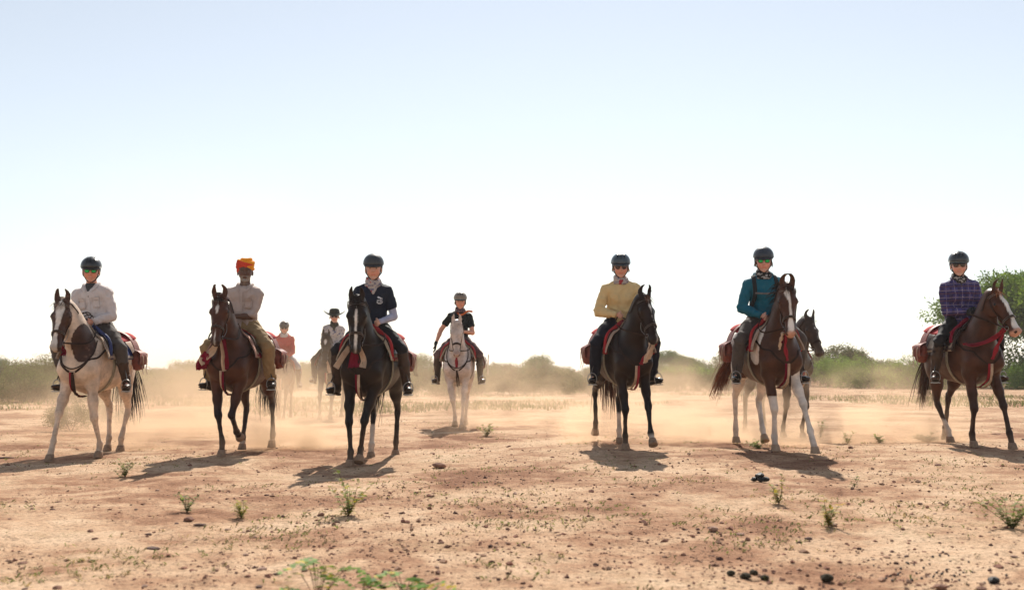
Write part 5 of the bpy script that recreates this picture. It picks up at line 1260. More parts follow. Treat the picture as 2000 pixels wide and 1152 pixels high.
# single stones that stand out: photo place, width in metres, look
def put(me, name, X, Y, s, lab, cat, group=None, rz=None, sink=.25, zs=None):
    o = link(name, me); z = float(ground_z(X, Y)); sx = s if np.isscalar(s) else s[0]; sv = (s, s, s) if np.isscalar(s) else s
    o.location = (X, Y, z + sv[2] * me_h(me) * (1 - 2 * sink)); o.scale = sv; o.rotation_euler = (0, 0, rng.uniform(0, 6.28) if rz is None else rz)
    return tag(o, lab, cat, group)
_mh = {}
def me_h(me):
    if me.name not in _mh: _mh[me.name] = -min(v.co.z for v in me.vertices)
    return _mh[me.name]
rb = [rock_mesh('stone_brown_%d' % k, 100 + k, ST_BROWN, .62, 3) for k in range(4)]; rp = [rock_mesh('stone_pale_%d' % k, 200 + k, ST_PALE, .6, 3) for k in range(3)]; rd_ = [rock_mesh('stone_dark_%d' % k, 300 + k, ST_DARK, .6, 3) for k in range(3)]
STONES = [(858, 903, .115, 'b', (1.25, .9, .85), 'large angular brown rock lying alone in front of the gap between the riders'), (1387, 1029, .058, 'p', (1, .9, .9), 'rounded pale stone with a rough face, larger of a close pair'),
    (1441, 1037, .045, 'p', (1.1, .8, .6), 'flat pinkish stone right of the rounded pale stone'), (1404, 1015, .028, 'b', (1, 1, .8), 'small brown stone just behind the rounded pale stone'), (1285, 913, .038, 'b', (1, 1, .9), 'round orange brown stone beside the shadow of the black horse'),
    (1620, 1023, .042, 'p', (1.1, .9, .8), 'pale stone at the foot of the yellow green seedling'), (1752, 1033, .028, 'b', (1, 1, .8), 'purple brown stone right of the bare twig'), (1938, 853, .09, 'b', (1.4, .7, .35), 'flat brown slab lying behind the legs of the far right horse'),
    (1800, 1116, .024, 'p', (1.2, .9, .6), 'small flat stone beside the scattered black droppings'), (1695, 870, .03, 'd', (1, 1, .7), 'dark clod on the bare earth behind the small weeds'), (188, 1030, .036, 'b', (1, .9, .8), 'reddish stone near the left edge among bare gravel'),
    (192, 1083, .032, 'p', (1, .9, .8), 'smooth orange stone below the reddish stone on the left'), (125, 978, .036, 'b', (1.4, .8, .4), 'flat reddish stone on the far left'), (398, 1018, .055, 'd', (1.3, .5, .4), 'curved dark bark-like piece lying on the sand'),
    (309, 1060, .062, 'd', (1.35, .7, .5), 'flat dark layered stone in the left foreground'), (300, 1034, .034, 'd', (1.2, .7, .5), 'small dark flake behind the flat layered stone'), (858, 1112, .028, 'b', (1, .9, .9), 'reddish brown stone in the centre foreground'), (865, 1053, .026, 'b', (1.3, .8, .6), 'small flat stone above the centre foreground stones'),
    (993, 1059, .026, 'b', (1, .9, .8), 'left one of two small round stones in the centre'), (1013, 1061, .024, 'b', (1, .9, .8), 'right one of two small round stones in the centre'), (1255, 984, .026, 'b', (1, 1, .8), 'small rusty stone at the edge of the weedy patch'), (846, 880, .045, 'b', (1.3, .7, .4), 'flat stone behind the large angular rock'),
    (1280, 968, .03, 'b', (1, .9, .7), 'rusty stone in front of the black horse shadow'), (1900, 1143, .036, 'b', (1.3, .9, .7), 'brown stone at the lower right corner'), (1822, 1146, .05, 'b', (1.2, .9, .8), 'reddish rock cut by the bottom edge at right'), (128, 1137, .036, 'b', (1.2, .9, .8), 'dark red stone at the lower left'),
    (8, 1103, .03, 'b', (1.2, .9, .8), 'dark stone at the left edge'), (20, 888, .12, 'd', (1.4, .5, .3), 'long black bark piece lying on the sand at far left'), (1656, 885, .06, 'b', (1, .9, .8), 'dark orange clod behind the weeds on the right'), (1824, 917, .05, 'b', (1.1, .9, .7), 'brown stone pair member in front of the chestnut horse'),
    (1993, 1090, .04, 'p', (1, .9, .9), 'rounded pinkish stone at the right edge'), (1515, 868, .03, 'd', (1, 1, .6), 'small dark clod near the white forelegs')]
for i, (x, y, s, k, sv, lab) in enumerate(STONES):
    X, Y = px(x, y); me = {'b': rb, 'p': rp, 'd': rd_}[k][i % 3]
    put(me, 'stone', X, Y, tuple(s * .62 * q for q in sv), lab, 'stone', 'stones on the dry ground', rz=rng.uniform(-.4, .4), sink=.18)
n = 170; ly = 3.9 * (15 / 3.9) ** rng.uniform(0, 1, n); lx = rng.uniform(-.52, .52, n) * ly
for i in range(n):
    kk = rng.integers(10); me = (rb + rp + rd_)[kk]; pxx = 1000 + 2000 * lx[i] / ly[i]; s = float(np.exp(rng.normal(math.log(.0115), .38)).clip(.008, .030))
    put(me, 'stone', lx[i], ly[i], (s * rng.uniform(.8, 1.4), s * rng.uniform(.7, 1.1), s * rng.uniform(.5, .9)), 'small %s loose stone on the dry ground, %s %s' % (('reddish', 'pale', 'dark')[0 if kk < 4 else (1 if kk < 7 else 2)], 'front' if ly[i] < 5.5 else ('middle' if ly[i] < 8.5 else 'back'), 'left' if pxx < 500 else ('left of centre' if pxx < 1000 else ('right of centre' if pxx < 1500 else 'right'))), 'stone', 'small loose stones', sink=.22)
# dung
def dung(X, Y, r, n, m, lab, spread):
    t = link('dung_pile', None); t.location = (X, Y, float(ground_z(X, Y))); tag(t, lab, 'dung')
    for k in range(n):
        me = [rock_mesh('dung_lump', 400 + k, m, .8, 3, .35)][0]; o = link('lump', me, t); a = k * 2.4; rr = spread * (0 if k == n - 1 and n > 2 else 1) * (.5 + .5 * rng.uniform())
        s = r * rng.uniform(.8, 1.15); o.scale = (s * 1.15, s, s * .85); o.location = (rr * math.cos(a), rr * math.sin(a) * .6, s * .6 + (r * .9 if (k == n - 1 and n > 2) else 0)); o.rotation_euler = (0, 0, a)
for x, y, r, n_, m, lab, sp in [(1478, 948, .036, 5, DUNG_W, 'fresh black dung heap in front of the brown and white horse', .055), (1604, 1126, .034, 1, DUNG_M, 'single round olive brown dung ball in the right foreground', 0), (1420, 1113, .022, 1, DUNG_M, 'small dark dung ball left of the broken dung', 0),
    (1465, 1118, .024, 3, DUNG_M, 'broken flat dung pieces in the right foreground', .075), (1924, 1131, .024, 1, DUNG_W, 'shiny black dung lump near the lower right corner', 0)]:
    X, Y = px(x, y); dung(X, Y, r, n_, m, lab, sp)
me = rock_mesh('dropping', 500, mat('dropping_black', (.012, .010, .010), .6, var=.3), .85, 1)
for k in range(46):
    x, y = rng.normal(1800, 55), rng.normal(1118, 18)
    if y > 1150: continue
    X, Y = px(x, y); put(me, 'dropping', X, Y, .007 * rng.uniform(.8, 1.25), 'small black round dropping on the sand in the right foreground', 'dropping', 'scattered black droppings', sink=.05)

# ---------------------------------------------------------------- seedlings and weeds
LEAF = mat('seedling_leaf', (1, 1, 1), .65, var=.2, scale=20, attr=True, trans=.45, spec=.25); TWIG = mat('twig_bark', (.13, .075, .045), .9, var=.3)
def seedling(X, Y, H, W, n, leafy, cols, lab, leaf=.012, droop=.3, name='seedling', pin=7, bare=False):
    t = link(name, None); t.location = (X, Y, float(ground_z(X, Y)) - .004); tag(t, lab, 'plant')
    st = MB(); lf = MB(); r = rng
    for k in range(n):
        a = r.uniform(0, 6.28); f = r.uniform(.3, 1.1); top = np.array((math.cos(a) * W * f * .5, math.sin(a) * W * f * .5, H * (r.uniform(.55, 1) - .25 * f * f)))
        mid = top * (.35, .35, .5) + r.normal(0, W * .03, 3); pth = spline([(0, 0, 0), mid, top], 7); V, F = sweep(pth, np.linspace(.0022, .0009, 7), np.linspace(.0022, .0009, 7), (0, 1, .1), seg=4); st.add(V, F[:, :4] if F.shape[1] == 4 else F)
        if bare: continue
        for i in range(1, 7):
            for q in range(leafy):
                b0 = pth[i] + r.normal(0, .003, 3); d = unit(np.array((r.normal(), r.normal(), r.uniform(-.1, .8)))); c = np.array(cols[r.integers(len(cols))]) * r.uniform(.7, 1.25)
                L = leaf * r.uniform(2.2, 4.0)              # a pinnate frond of small leaflets
                ax = [b0 + d * L * u + np.array((0, 0, -droop * L * u * u)) for u in np.linspace(.1, 1, pin)]; sd = unit(np.cross(d, (0, 0, 1))); 
                for u, p_ in enumerate(ax):
                    for sgn in (1, -1):
                        e = p_ + sd * sgn * leaf * .9 + d * leaf * .3; w = d * leaf * .45
                        lf.add([p_, p_ * .5 + e * .5 - w, e, p_ * .5 + e * .5 + w], [(0, 1, 2, 3)], c)
    st.build('stem', TWIG, t, False)
    if lf.n: o = lf.build('leaves', LEAF, t, False); o['kind'] = 'stuff'
G1, G2, Y1, Y2, DK = (.24, .30, .07), (.34, .38, .12), (.55, .47, .06), (.60, .42, .05), (.10, .16, .05)
PL = [(684, 1000, 95, 75, 10, 3, [G1, G2, G2, Y1], 'leafy green seedling in front of the black horse, largest of the foreground seedlings', .010), (373, 992, 42, 38, 6, 2, [G1, G2, DK], 'small green seedling between the bay horse and the black horse', .009), (478, 1002, 42, 36, 6, 2, [G2, Y1, G2], 'yellowish small seedling right of the small green seedling', .009),
    (252, 926, 36, 40, 8, 2, [G2, (.24, .22, .10)], 'dry olive weed below the piebald horse', .008), (1610, 1025, 68, 40, 7, 3, [Y1, Y2, G2, G1], 'yellow green seedling with a stone at its foot', .009), (1515, 985, 58, 42, 7, 2, [G2, Y1, (.3, .25, .1)], 'sparse yellowish weed right of the black dung', .009), (1965, 1035, 85, 85, 12, 3, [G1, G2, G1], 'feathery green weed at the right edge', .010),
    (951, 852, 28, 34, 7, 2, [G2, (.35, .33, .12)], 'pale yellow green weed beside the shadow of the grey horse', .012), (1478, 882, 18, 32, 6, 2, [G1, G2], 'low green weed at the hoof of the brown and white horse', .011), (1597, 856, 40, 28, 5, 2, [G2, G1], 'thin weed behind the stretched white foreleg', .011), (1650, 868, 28, 22, 4, 2, [G2], 'small thin weed between the two rightmost horses', .010),
    (1712, 872, 18, 22, 5, 2, [G1, G2], 'tiny green weed right of the thin weed', .011), (1804, 868, 16, 34, 12, 3, [DK, (.07, .09, .04)], 'dense dark green tuft behind the tail of the chestnut horse', .012), (1660, 955, 34, 22, 3, 1, [G2, DK], 'nearly leafless weed in the open ground on the right', .008), (1385, 852, 34, 26, 4, 1, [(.4, .3, .15)], 'dry straw coloured weed in the dust', .010)]
for x, y, h, w, n_, lf_, cols, lab, ls in PL:
    X, Y = px(x, y); k = Y / 2000; seedling(X, Y, h * k, w * k * 1.25, int(n_ * 1.2), lf_ + 1, cols, lab, ls * (1.15 if Y < 9 else 1.4), pin=5)
X, Y = px(1728, 1015); seedling(X, Y, 45 * Y / 2000, 30 * Y / 2000, 3, 0, [G1], 'bare forked brown twig standing in the right foreground', bare=True, name='twig')
# broad leaved plants cut by the lower edge of the picture
def broad_plant(X, Y, H, W, n, lab):
    t = link('weed', None); t.location = (X, Y, float(ground_z(X, Y)) - .004); tag(t, lab, 'plant'); st = MB(); lf = MB()
    for k in range(n):
        a = rng.uniform(0, 6.28); top = np.array((math.cos(a) * W * rng.uniform(.1, .5), math.sin(a) * W * .3, H * rng.uniform(.35, 1))); pth = spline([(0, 0, 0), top * (.5, .5, .6), top], 6); V, F = sweep(pth, .0016, .0016, (0, 1, .1), seg=4); st.add(V, F)
        d0 = np.array((math.cos(a), .4 * math.sin(a), .25)); 
        for i in range(6):
            p_ = top + d0 * .024 * i + np.array((0, 0, -.0045 * i * i * .6)); sd = unit(np.cross(d0, (0, 0, 1)))
            for sgn in (1, -1):
                c = np.array((.17, .33, .03)) * rng.uniform(.6, 1.2) if rng.uniform() > .12 else np.array((.6, .45, .03)); e = p_ + sd * sgn * .036 + (0, 0, rng.uniform(-.01, .006)); ww = d0 * .014
                lf.add([p_, p_ * .6 + e * .4 - ww, e, p_ * .6 + e * .4 + ww], [(0, 1, 2, 3)], c); lf.add([p_ * .4 + e * .6 - ww, e + (0, 0, -.001), p_ * .4 + e * .6 + ww, p_ * .5 + e * .5], [(0, 1, 2, 3)], c)
    st.build('stem', TWIG, t, False); o = lf.build('leaves', LEAF, t, False); o['kind'] = 'stuff'
for x, y, h, w, n_, lab in [(628, 1185, 90, 130, 16, 'broad leaved green weed cut by the bottom edge, left one with the yellow flower'), (795, 1180, 64, 120, 11, 'broad leaved green weed cut by the bottom edge, right one with arching leaves'), (712, 1172, 44, 50, 6, 'smallest broad leaved weed between the two larger ones at the bottom edge')]:
    X, Y = px(x, y); k = Y / 2000; broad_plant(X, Y, h * k, w * k, n_, lab)
# ---------------------------------------------------------------- trees and shrubs
FOL = mat('foliage', (1, 1, 1), .8, var=.25, scale=1.2, attr=True, trans=.42, spec=.08); BARK = mat('bark', (.12, .085, .06), .95, var=.3, scale=5, bump=.6, bscale=20)
def crown_mesh(name, lobes, nleaf, leaf, cols, seed, shell=.55, spray=3, droop=.25, flat=1.0):
    """leaf sprays spread through the lobes' volume; lobes: (x, y, z, rx, ry, rz)"""
    r = np.random.default_rng(seed); lobes = np.array(lobes, float); w = lobes[:, 3] * lobes[:, 4] * lobes[:, 5]; w = w ** .8 / (w ** .8).sum()
    k = r.choice(len(lobes), nleaf, p=w); D = unit(r.normal(0, 1, (nleaf, 3))); rad = (shell + (1 - shell) * r.uniform(0, 1, nleaf)) * r.uniform(.35, 1.12, nleaf) ** .35
    L = lobes[k]; P = L[:, :3] + D * rad[:, None] * L[:, 3:]
    P[:, 2] = np.maximum(P[:, 2], .03)
    clump = fbm(P * (2.2 / max(lobes[:, 3].mean(), .3)), 2, seed); keep = clump + r.uniform(-.14, .14, nleaf) > .40; P = P[keep]; D = D[keep]; cl = clump[keep]; n = len(P)
    ax = unit(D + r.normal(0, .7, (n, 3)) + (0, 0, -droop)); sd = unit(np.cross(ax, r.normal(0, 1, (n, 3)))); V, F, C = [], [], []
    base = np.array(cols)[r.integers(len(cols), size=n)] * (.65 + .7 * r.uniform(0, 1, n))[:, None] * (.7 + .6 * cl)[:, None]
    for j in range(spray):
        o = P + ax * leaf * j * .8 + sd * leaf * .5 * (j % 2 * 2 - 1) * .6; a = unit(ax + sd * (.9 if j % 2 else -.9) + r.normal(0, .2, (n, 3))); s_ = unit(np.cross(a, r.normal(0, 1, (n, 3)))); l_ = leaf * r.uniform(.8, 1.5, n)[:, None]; ww = l_ * .22
        V.append(np.stack([o, o + a * l_ * .5 + s_ * ww, o + a * l_, o + a * l_ * .5 - s_ * ww], 1).reshape(-1, 3)); C.append(np.repeat(base, 4, 0))
    V = np.concatenate(V); C = np.concatenate(C); F = np.arange(len(V)).reshape(-1, 4)
    return mesh_from(name, V, F, FOL, C, False)
def limbs_mesh(name, H, W, n, seed, r0=.12, fork=.35, lean=0, m=None):
    r = np.random.default_rng(seed); mb = MB()
    for k in range(n):
        a = r.uniform(0, 6.28); q = r.uniform(.5, 1); b0 = np.array((r.normal(0, r0 * .5), r.normal(0, r0 * .5), -.1)); f = np.array((lean * fork + .06 * math.cos(a) * W, .06 * math.sin(a) * W, H * fork)); top = np.array((lean + math.cos(a) * W * .42 * q, math.sin(a) * W * .42 * q, H * r.uniform(.72, .95)))
        pth = spline([b0, f * r.uniform(.8, 1.1), (f + top) / 2 + (0, 0, H * .06), top], 12); rr = np.linspace(r0 * (.9 if k == 0 else .6), r0 * .12, 12); V, F = sweep(pth, rr, rr, (0, 1, .1), seg=6); mb.add(V, F)
        for j in range(3):
            i = r.integers(5, 10); a2 = r.uniform(0, 6.28); e = pth[i] + np.array((math.cos(a2) * W * .2, math.sin(a2) * W * .2, H * r.uniform(.05, .2))); V, F = sweep(spline([pth[i], (pth[i] + e) / 2 + (0, 0, .03 * H), e], 6), np.linspace(rr[i] * .6, r0 * .07, 6), np.linspace(rr[i] * .6, r0 * .07, 6), (0, 1, .1), seg=5); mb.add(V, F)
    return mb.mesh(name, m or BARK)
GRN = [(.14, .23, .035), (.20, .30, .05), (.10, .17, .03)]; OLV = [(.12, .15, .045), (.15, .17, .055), (.09, .12, .035)]; DRY = [(.20, .18, .085), (.165, .155, .07), (.11, .13, .05)]; DGR = [(.070, .120, .028), (.10, .15, .036)]
def lobes_dome(W, H, n, seed, z0=.35, thick=.42):
    r = np.random.default_rng(seed); L = []
    for k in range(n):
        a = r.uniform(0, 6.28); q = math.sqrt(r.uniform(0, 1)) * .40; x, y = math.cos(a) * q * W, math.sin(a) * q * W; top = H * (1 - 1.1 * q * q) * r.uniform(.86, 1.0); rz = H * thick * r.uniform(.6, .95) if z0 < .15 else H * thick * r.uniform(.35, .6); L.append((x, y, max(top - rz, H * z0) if z0 >= .15 else top * .45, W * r.uniform(.13, .22), W * r.uniform(.13, .22), rz))
    return L
def plant_thing(name, cat, lab, group, X, Y, crown, trunk, s=1.0, rz=None, part='crown', sz=None):
    t = link(name, None); t.location = (X, Y, float(ground_z(X, Y))); t.rotation_euler = (0, 0, rng.uniform(0, 6.28) if rz is None else rz); t.scale = (s, s, s if sz is None else sz)
    tag(t, lab, cat, group); o = link(part, crown, t); o['kind'] = 'stuff'
    if trunk: link('trunk', trunk, t)
    return t
MARKS = [(-400, 'beyond the left edge'), (40, 'at the far left'), (120, 'behind the piebald horse'), (260, 'right of the piebald horse'), (400, 'behind the turbaned rider'), (560, 'behind the coral jacket rider'), (640, 'behind the hatted rider'), (740, 'behind the blazed black horse'), (810, 'left of the grey horse'), (885, 'behind the grey horse'), (960, 'just right of the grey horse'), (1060, 'in the wide central gap'), (1140, 'left of the yellow topped rider'), (1220, 'behind the yellow topped rider'), (1310, 'right of the yellow topped rider'), (1390, 'left of the teal topped rider'), (1500, 'behind the teal topped rider'), (1600, 'beside the half hidden horse'), (1680, 'right of the teal topped rider'), (1760, 'left of the plaid shirted rider'), (1880, 'behind the plaid shirted rider'), (1980, 'at the right edge'), (2300, 'beyond the right edge')]
def where(x): return min(MARKS, key=lambda q: abs(q[0] - x))[1]
def size_word(s, lo, hi): t = (s - lo) / (hi - lo + 1e-6); return 'small' if t < .33 else ('middling' if t < .66 else 'large')
def pxd(x, d): return (x - 1000) / 2000 * d
# shared meshes
SHR = {}
SHR['dry'] = [crown_mesh('dry_shrub_%d' % k, lobes_dome(2.6, 1.25, 8, 20 + k, .12, .5), 3000, .055, DRY, 50 + k, .2, 3, -.4) for k in range(3)]
SHR['olive'] = [crown_mesh('olive_shrub_%d' % k, lobes_dome(4.2, 1.9, 10, 30 + k, .12, .5), 4200, .065, OLV, 60 + k, .3) for k in range(3)]
SHR['green'] = [crown_mesh('green_shrub_%d' % k, lobes_dome(4.6, 2.0, 11, 40 + k, .12, .5), 5200, .070, GRN, 70 + k, .35) for k in range(3)]
SHR['farg'] = [crown_mesh('far_tree_%d' % k, lobes_dome(7.5, 3.6, 12, 80 + k, .12, .5), 5200, .15, DGR, 90 + k, .4) for k in range(4)]
TW = [limbs_mesh('shrub_stems_%d' % k, 1.2, 2.4, 9, 5 + k, .018, .12) for k in range(2)]; TWL = [limbs_mesh('bush_stems_%d' % k, 1.9, 3.6, 8, 15 + k, .035, .15) for k in range(2)]; TWF = limbs_mesh('far_trunk', 3.4, 6, 5, 31, .10, .3)
# the big tree at the right, half out of the picture
bigL = lobes_dome(17.0, 7.6, 34, 301, .20, .40) + [(x, -1.5 + (x % 2), 1.3, 1.9, 1.9, 1.3) for x in (-5, -2.5, 0, 2.5, 5, 7)] + [(-7.2, -.5, 3.9, 1.5, 1.5, .8), (-7.8, 0, 2.7, 1.5, 1.6, .8), (-8.0, -.5, 5.0, 1.0, 1.2, .6), (-5.6, -1, 6.2, 1.5, 1.5, .8), (5, -2, 3, 2.5, 2.5, 1.5), (-3, -3, 2.8, 2.5, 2.5, 1.4)]
plant_thing('tree', 'tree', 'large spreading bright green tree behind the rightmost rider', None, pxd(2120, 62), 62, crown_mesh('big_crown', bigL, 125000, .19, [(.12, .19, .022), (.16, .23, .030), (.085, .14, .020)], 302, .35, 2), limbs_mesh('big_trunk', 7.0, 14, 9, 303, .30, .2), rz=0)
# feathery tree right of the centre horses with visible leaning limbs
fl = [(-.2, 0, 1.9, 1.0, 1.0, .45), (.9, 0, 2.2, 1.1, 1.0, .5), (1.8, 0, 1.9, 1.0, .9, .5), (2.3, 0, 1.4, .8, .8, .5), (.4, .2, 1.3, 1.2, 1.0, .5), (-1.2, 0, 1.4, 1.0, .9, .5), (-1.6, 0, .8, .9, .9, .5), (1.4, 0, .8, 1.0, .9, .45), (.2, 0, .7, 1.5, 1, .5)]
plant_thing('tree', 'tree', 'feathery low tree with leaning dark limbs in the gap right of the dark horse', None, pxd(1615, 66), 66, crown_mesh('feather_crown', fl, 9000, .11, [(.095, .12, .035), (.12, .135, .045), (.06, .09, .03)], 310, .25), limbs_mesh('feather_trunk', 2.3, 3.8, 7, 311, .07, .2, .3), rz=0)
um = [(0, 0, 2.6, 2.3, 2.2, .62), (-1.3, 0, 2.35, 1.3, 1.4, .5), (1.4, 0, 2.3, 1.3, 1.4, .5), (.3, 0, 3.0, 1.5, 1.5, .42)]
UMB = crown_mesh('umbrella_crown', um, 6500, .12, DGR, 320, .5); UMT = limbs_mesh('umbrella_trunk', 2.7, 3.6, 5, 321, .12, .45)
for x, d, s, lab in [(1305, 128, 1.0, 'umbrella shaped thorn tree on the skyline right of the black horse'), (1045, 120, 1.02, 'rounded tallest tree on the skyline right of the grey horse'), (1710, 112, .80, 'dark round tree on the skyline between the two rightmost horses'), (792, 118, 1.1, 'dark tree on the skyline beside the saddlebag of the black horse'), (1335, 112, .72, 'small dark tree just right of the umbrella shaped tree')]:
    rnd = x in (1045, 792, 1710); plant_thing('tree', 'tree', lab, 'trees on the skyline', pxd(x, d), d, SHR['farg'][x % 4] if rnd else UMB, TWF if rnd else UMT, s * (.95 if rnd else 1))
plant_thing('tree', 'tree', 'yellow green tree top showing left of the saddlebag of the brown and white horse', None, pxd(1432, 60), 60, crown_mesh('acacia_crown', [(0, 0, 1.9, 1.0, 1, .5), (-.7, 0, 1.5, .8, .8, .4), (.6, 0, 2.3, .8, .8, .4), (0, 0, 1.0, 1.2, 1, .5)], 3200, .085, [(.12, .14, .035), (.15, .16, .05)], 330, .3), limbs_mesh('acacia_trunk', 1.9, 2.2, 5, 331, .05, .3), rz=0)
plant_thing('tree', 'tree', 'hazy grey green tree with lacy top behind the piebald horse', None, pxd(88, 42), 42, crown_mesh('lacy_crown', [(0, 0, 1.25, 1.4, 1.2, .5), (.9, 0, 1.4, .9, .9, .4), (-1.2, 0, 1.0, 1.0, 1.0, .5), (.2, 0, .6, 1.8, 1.4, .5)], 4200, .06, OLV, 340, .25), limbs_mesh('lacy_trunk', 1.3, 2.6, 7, 341, .05, .25), rz=0)
rows = [  # y distance, x range in photo px, count, kinds, scale range, label, cat, group
    (128, -260, 2300, 52, 'farg', (.42, .86), 'dark green tree on the hazy horizon', 'tree', 'far line of thorn trees'),
    (98, -200, 2200, 46, 'farg', (.28, .56), 'dusty far thorn bush', 'bush', 'bushes before the far tree line'),
    (74, 1180, 2250, 22, 'green', (.55, .95), 'bushy green shrub', 'bush', 'green shrubs on the right'),
    (60, 1640, 2300, 17, 'green', (.7, 1.15), 'bright green front shrub', 'bush', 'shrubs below the large tree'),
    (62, 640, 1500, 16, 'olive', (.30, .55), 'low olive scrub bush', 'bush', 'low scrub in the middle distance'),
    (52, 690, 1480, 24, 'dry', (.75, 1.25), 'dry feathery shrub', 'bush', 'dry shrubs in the middle distance'),
    (43, 740, 1170, 11, 'dry', (.6, 1.0), 'straw coloured shrub', 'bush', 'nearer dry shrubs'),
    (40, -120, 460, 15, 'olive', (.55, .85), 'dusty olive shrub', 'bush', 'olive shrubs on the left'),
    (35, -60, 330, 10, 'dry', (.7, 1.0), 'dry grassy shrub in front', 'bush', 'dry shrubs on the left'),
    (52, -150, 720, 20, 'olive', (.5, .85), 'pale hazy far shrub', 'bush', 'shrubs behind the dust')]
for (d, x0, x1, n_, kd, sr, lab, cat, grp) in rows:
    for k in range(n_):
        dd = d * rng.uniform(.94, 1.07); x = x0 + (x1 - x0) * (k + rng.uniform(.1, .9)) / n_; s = rng.uniform(*sr); ms = SHR[kd]
        plant_thing('thorn_tree' if cat == 'tree' else 'shrub', cat, '%s %s %s' % (size_word(s, *sr), lab, where(x)), grp, pxd(x, dd), dd, ms[rng.integers(len(ms))], TWF if kd == 'farg' else (TW if kd == 'dry' else TWL)[rng.integers(2)], s, sz=s * rng.uniform(.8, 1.2), part='crown' if cat == 'tree' else 'foliage')
for x, y, w, h, kd, lab in [(145, 838, 110, 70, 'dry', 'dry thorny bush with yellow green side behind the legs of the piebald horse'), (245, 825, 45, 42, 'dry', 'small dark spiky bush behind the hind legs of the piebald horse'), (200, 820, 60, 60, 'dry', 'pale dry bush between the legs of the piebald horse'), (1745, 748, 90, 30, 'green', 'low green bush at the edge of the bare ground on the right')]:
    X, Y = px(x, y); k = Y / 2000; W = w * k / 2.6 if kd == 'dry' else w * k / 4.6; plant_thing('shrub', 'bush', lab, None, X, Y, SHR[kd][1], TW[0], W, part='foliage', sz=h * k / 1.25 if kd == 'dry' else h * k / 2.0)
# dry grass over the plain beyond the riders
def grass_field(n, y0, y1, hr, seed, x0=-.62, x1=.62, pw=1.0):
    r = np.random.default_rng(seed); y = y0 * (y1 / y0) ** (r.uniform(0, 1, n) ** pw); x = r.uniform(x0, x1, n) * y; dn = fbm(np.stack([x * .22, y * .16, 0 * x], 1), 3, seed); k = dn + r.uniform(-.08, .08, n) - .12 * np.exp(-(y - 27) / 9) > .50; x, y = x[k], y[k]; n = len(x); z = ground_z(x, y); V, C = [], []
    colr = np.array([(.26, .21, .10), (.17, .18, .07), (.12, .15, .045), (.30, .25, .13)])[r.integers(4, size=n)] * r.uniform(.7, 1.2, n)[:, None]
    for j in range(6):
        a = r.uniform(0, 6.28, n); h = r.uniform(*hr, n) * (.6 + .6 * dn[k]); w = h * .11 + .008; ox, oy = r.normal(0, .16, n), r.normal(0, .25, n); dx, dy = np.cos(a), np.sin(a); lean = h * r.uniform(.1, .6, n)
        b = np.stack([x + ox, y + oy, z - .01], 1); s_ = np.stack([-dy, dx, 0 * a], 1) * w[:, None]; t = b + np.stack([dx * lean, dy * lean, h], 1); V.append(np.stack([b - s_, b + s_, t + s_ * .3, t - s_ * .3], 1).reshape(-1, 3)); C.append(np.repeat(colr, 4, 0))
    V = np.concatenate(V); return mesh_from('dry_grass', V, np.arange(len(V)).reshape(-1, 4), FOL, np.concatenate(C), False)
tag(link('dry_grass', grass_field(14000, 27, 120, (.03, .13), 611)), kind='stuff')
# post
X, Y = pxd(953, 78), 78
V, F = sweep(np.array([(0, 0, -.3), (0, 0, 1.4), (.05, 0, 2.25)]), .05, .05, (0, 1, 0), seg=7); o = mobj('post', V, F, mat('weathered_wood', (.33, .29, .24), .9, bump=.4)); o.location = (X, Y, 0); tag(o, 'thin pale upright pole far behind, right of the grey horse', 'post')
# low earth bank on the right
xb = np.linspace(-1, 1, 40); yb = np.linspace(-1, 1, 16); XX, YY = np.meshgrid(xb, yb, indexing='ij'); ZZ = .75 * np.clip(1 - XX ** 2, 0, 1) ** .6 * np.clip(1 - YY ** 2, 0, 1) * (.8 + .5 * fbm(np.stack([XX * 6, YY * 3, 0 * XX], -1), 3, 5)) - .06; i_ = np.arange(XX.size).reshape(XX.shape)
o = mobj('earth_bank', np.stack([XX.ravel() * 6.5, YY.ravel() * 3, ZZ.ravel()], 1), np.stack([i_[:-1, :-1].ravel(), i_[1:, :-1].ravel(), i_[1:, 1:].ravel(), i_[:-1, 1:].ravel()], 1), bpy.data.materials['dry_sandy_earth']); o.location = (pxd(1700, 70), 70, 0); tag(o, kind='structure')
build_party()
# ---------------------------------------------------------------- the air: thin haze all round, thick dust behind the horses
def volume_mat(name, color, dens, aniso, height_falloff=None):
    m = bpy.data.materials.new(name); m.use_nodes = True; n = m.node_tree.nodes; l = m.node_tree.links; n.clear()
    out = n.new('ShaderNodeOutputMaterial'); v = n.new('ShaderNodeVolumePrincipled'); v.inputs['Color'].default_value = (*color, 1); v.inputs['Density'].default_value = dens; v.inputs['Anisotropy'].default_value = aniso; l.new(v.outputs[0], out.inputs['Volume']); return m, n, l, v
def box(name, lo, hi, m):
    lo = np.array(lo, float); hi = np.array(hi, float); c = (lo + hi) / 2; h = (hi - lo) / 2
    V = [(x * h[0], y * h[1], z * h[2]) for x in (-1, 1) for y in (-1, 1) for z in (-1, 1)]; F = [(0, 1, 3, 2), (4, 6, 7, 5), (0, 4, 5, 1), (2, 3, 7, 6), (0, 2, 6, 4), (1, 5, 7, 3)]
    o = mobj(name, V, np.array(F), m, smooth=False); o.location = c; return o
hz, n, l, v = volume_mat('haze_air', (.95, .95, .95), .0005, .3)
tag(box('haze', (-5600, -900, -1.5), (5600, 5600, 10.5), hz), kind='stuff')
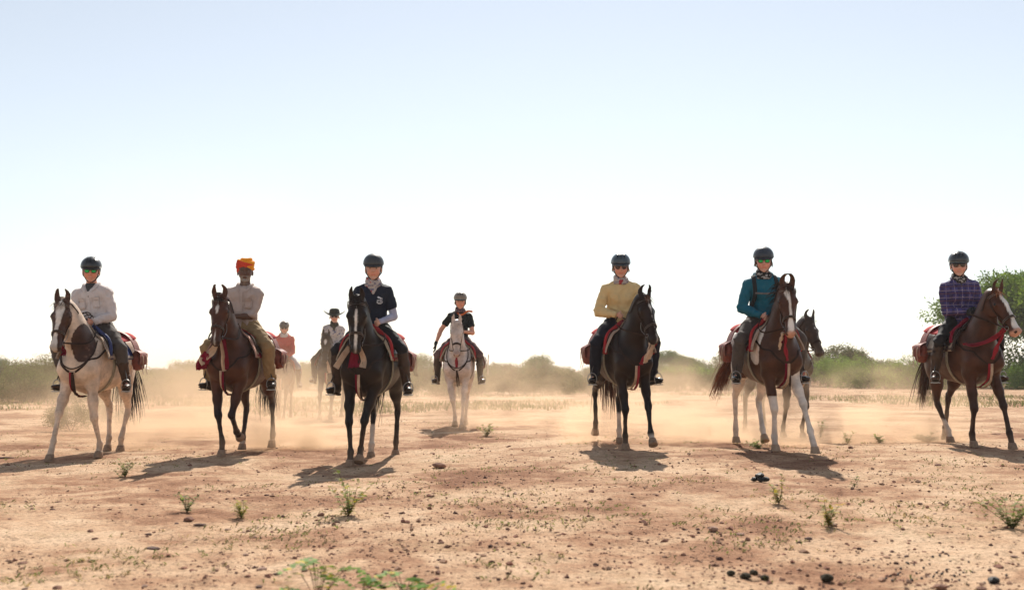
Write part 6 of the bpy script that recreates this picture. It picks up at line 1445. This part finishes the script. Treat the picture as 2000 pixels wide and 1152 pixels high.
def dust(lo, hi, dens, seed, nscale=(.35, .5, .8), thr=.38, top=1.6, color=(.92, .69, .48), lab=None):
    """ragged cloud: noise times a falloff to every side of its box, in the box's own coordinates"""
    m, n, l, v = volume_mat('dust_air', color, 0, .45); tc = n.new('ShaderNodeTexCoord'); mp = n.new('ShaderNodeMapping'); mp.inputs['Scale'].default_value = nscale; mp.inputs['Location'].default_value = (seed * 3.7, seed * 1.3, 0); l.new(tc.outputs['Object'], mp.inputs[0])
    t = n.new('ShaderNodeTexNoise'); t.inputs['Scale'].default_value = 1; t.inputs['Detail'].default_value = 3; t.inputs['Roughness'].default_value = .55; l.new(mp.outputs[0], t.inputs['Vector'])
    r = ramp(n, l, t.outputs['Fac'], [(thr, 0), (thr + .25, 1)]); gs = n.new('ShaderNodeSeparateXYZ'); l.new(tc.outputs['Generated'], gs.inputs[0])
    def M(op, a, b=None):
        x = n.new('ShaderNodeMath'); x.operation = op
        for i, q in enumerate((a, b)):
            if q is None: continue
            if isinstance(q, (int, float)): x.inputs[i].default_value = q
            else: l.new(q, x.inputs[i])
        return x.outputs[0]
    ex = M('MULTIPLY', M('MULTIPLY', gs.outputs[0], M('SUBTRACT', 1, gs.outputs[0])), 4); ey = M('MULTIPLY', M('MULTIPLY', gs.outputs[1], M('SUBTRACT', 1, gs.outputs[1])), 4); ez = M('POWER', M('SUBTRACT', 1, gs.outputs[2]), top)
    d = M('MULTIPLY', M('MULTIPLY', M('MULTIPLY', M('POWER', ex, 1.0), M('POWER', ey, .7)), ez), r.outputs[0]); l.new(M('MULTIPLY', d, dens), v.inputs['Density'])
    o = box('dust_cloud', lo, hi, m); tag(o, kind='stuff'); return o
SC.cycles.volume_step_rate = 2.5; SC.cycles.volume_max_steps = 96
dust((-9.0, 14.4, -.1), (-2.0, 21.5, 2.3), .66, 1, nscale=(.9, .8, 1.4), thr=.42, top=2.4)
dust((-7.8, 14.2, -.1), (-3.0, 18.5, 4.6), .19, 5, nscale=(.5, .5, .5), thr=.38, top=1.0)
dust((-2.6, 15.2, -.1), (4.5, 22, 1.5), .80, 2, nscale=(1.1, .9, 1.8), thr=.46, top=1.5)
dust((.6, 13.7, -.1), (7.2, 17.5, 1.5), 2.0, 3, nscale=(1.4, 1.1, 2.0), thr=.46, top=1.5)
for k, (x, y, s_) in enumerate([(-5.0, 13.9, .8), (-3.1, 13.9, 1.0), (-2.6, 13.6, .7), (1.4, 14.0, .9), (2.75, 13.9, .9), (3.6, 13.2, .6), (5.1, 14.0, .9), (5.9, 13.9, .6)]):
    dust((x - s_, y - .5 * s_, -.08), (x + s_, y + .6 * s_, .75 * s_), 5.0, 10 + k, nscale=(2.2, 2.2, 2.6), thr=.40, top=1.6)
dust((-14, 24, -.1), (4, 42, 4.5), .03, 4, nscale=(.2, .2, .4), thr=.25, top=1.0)
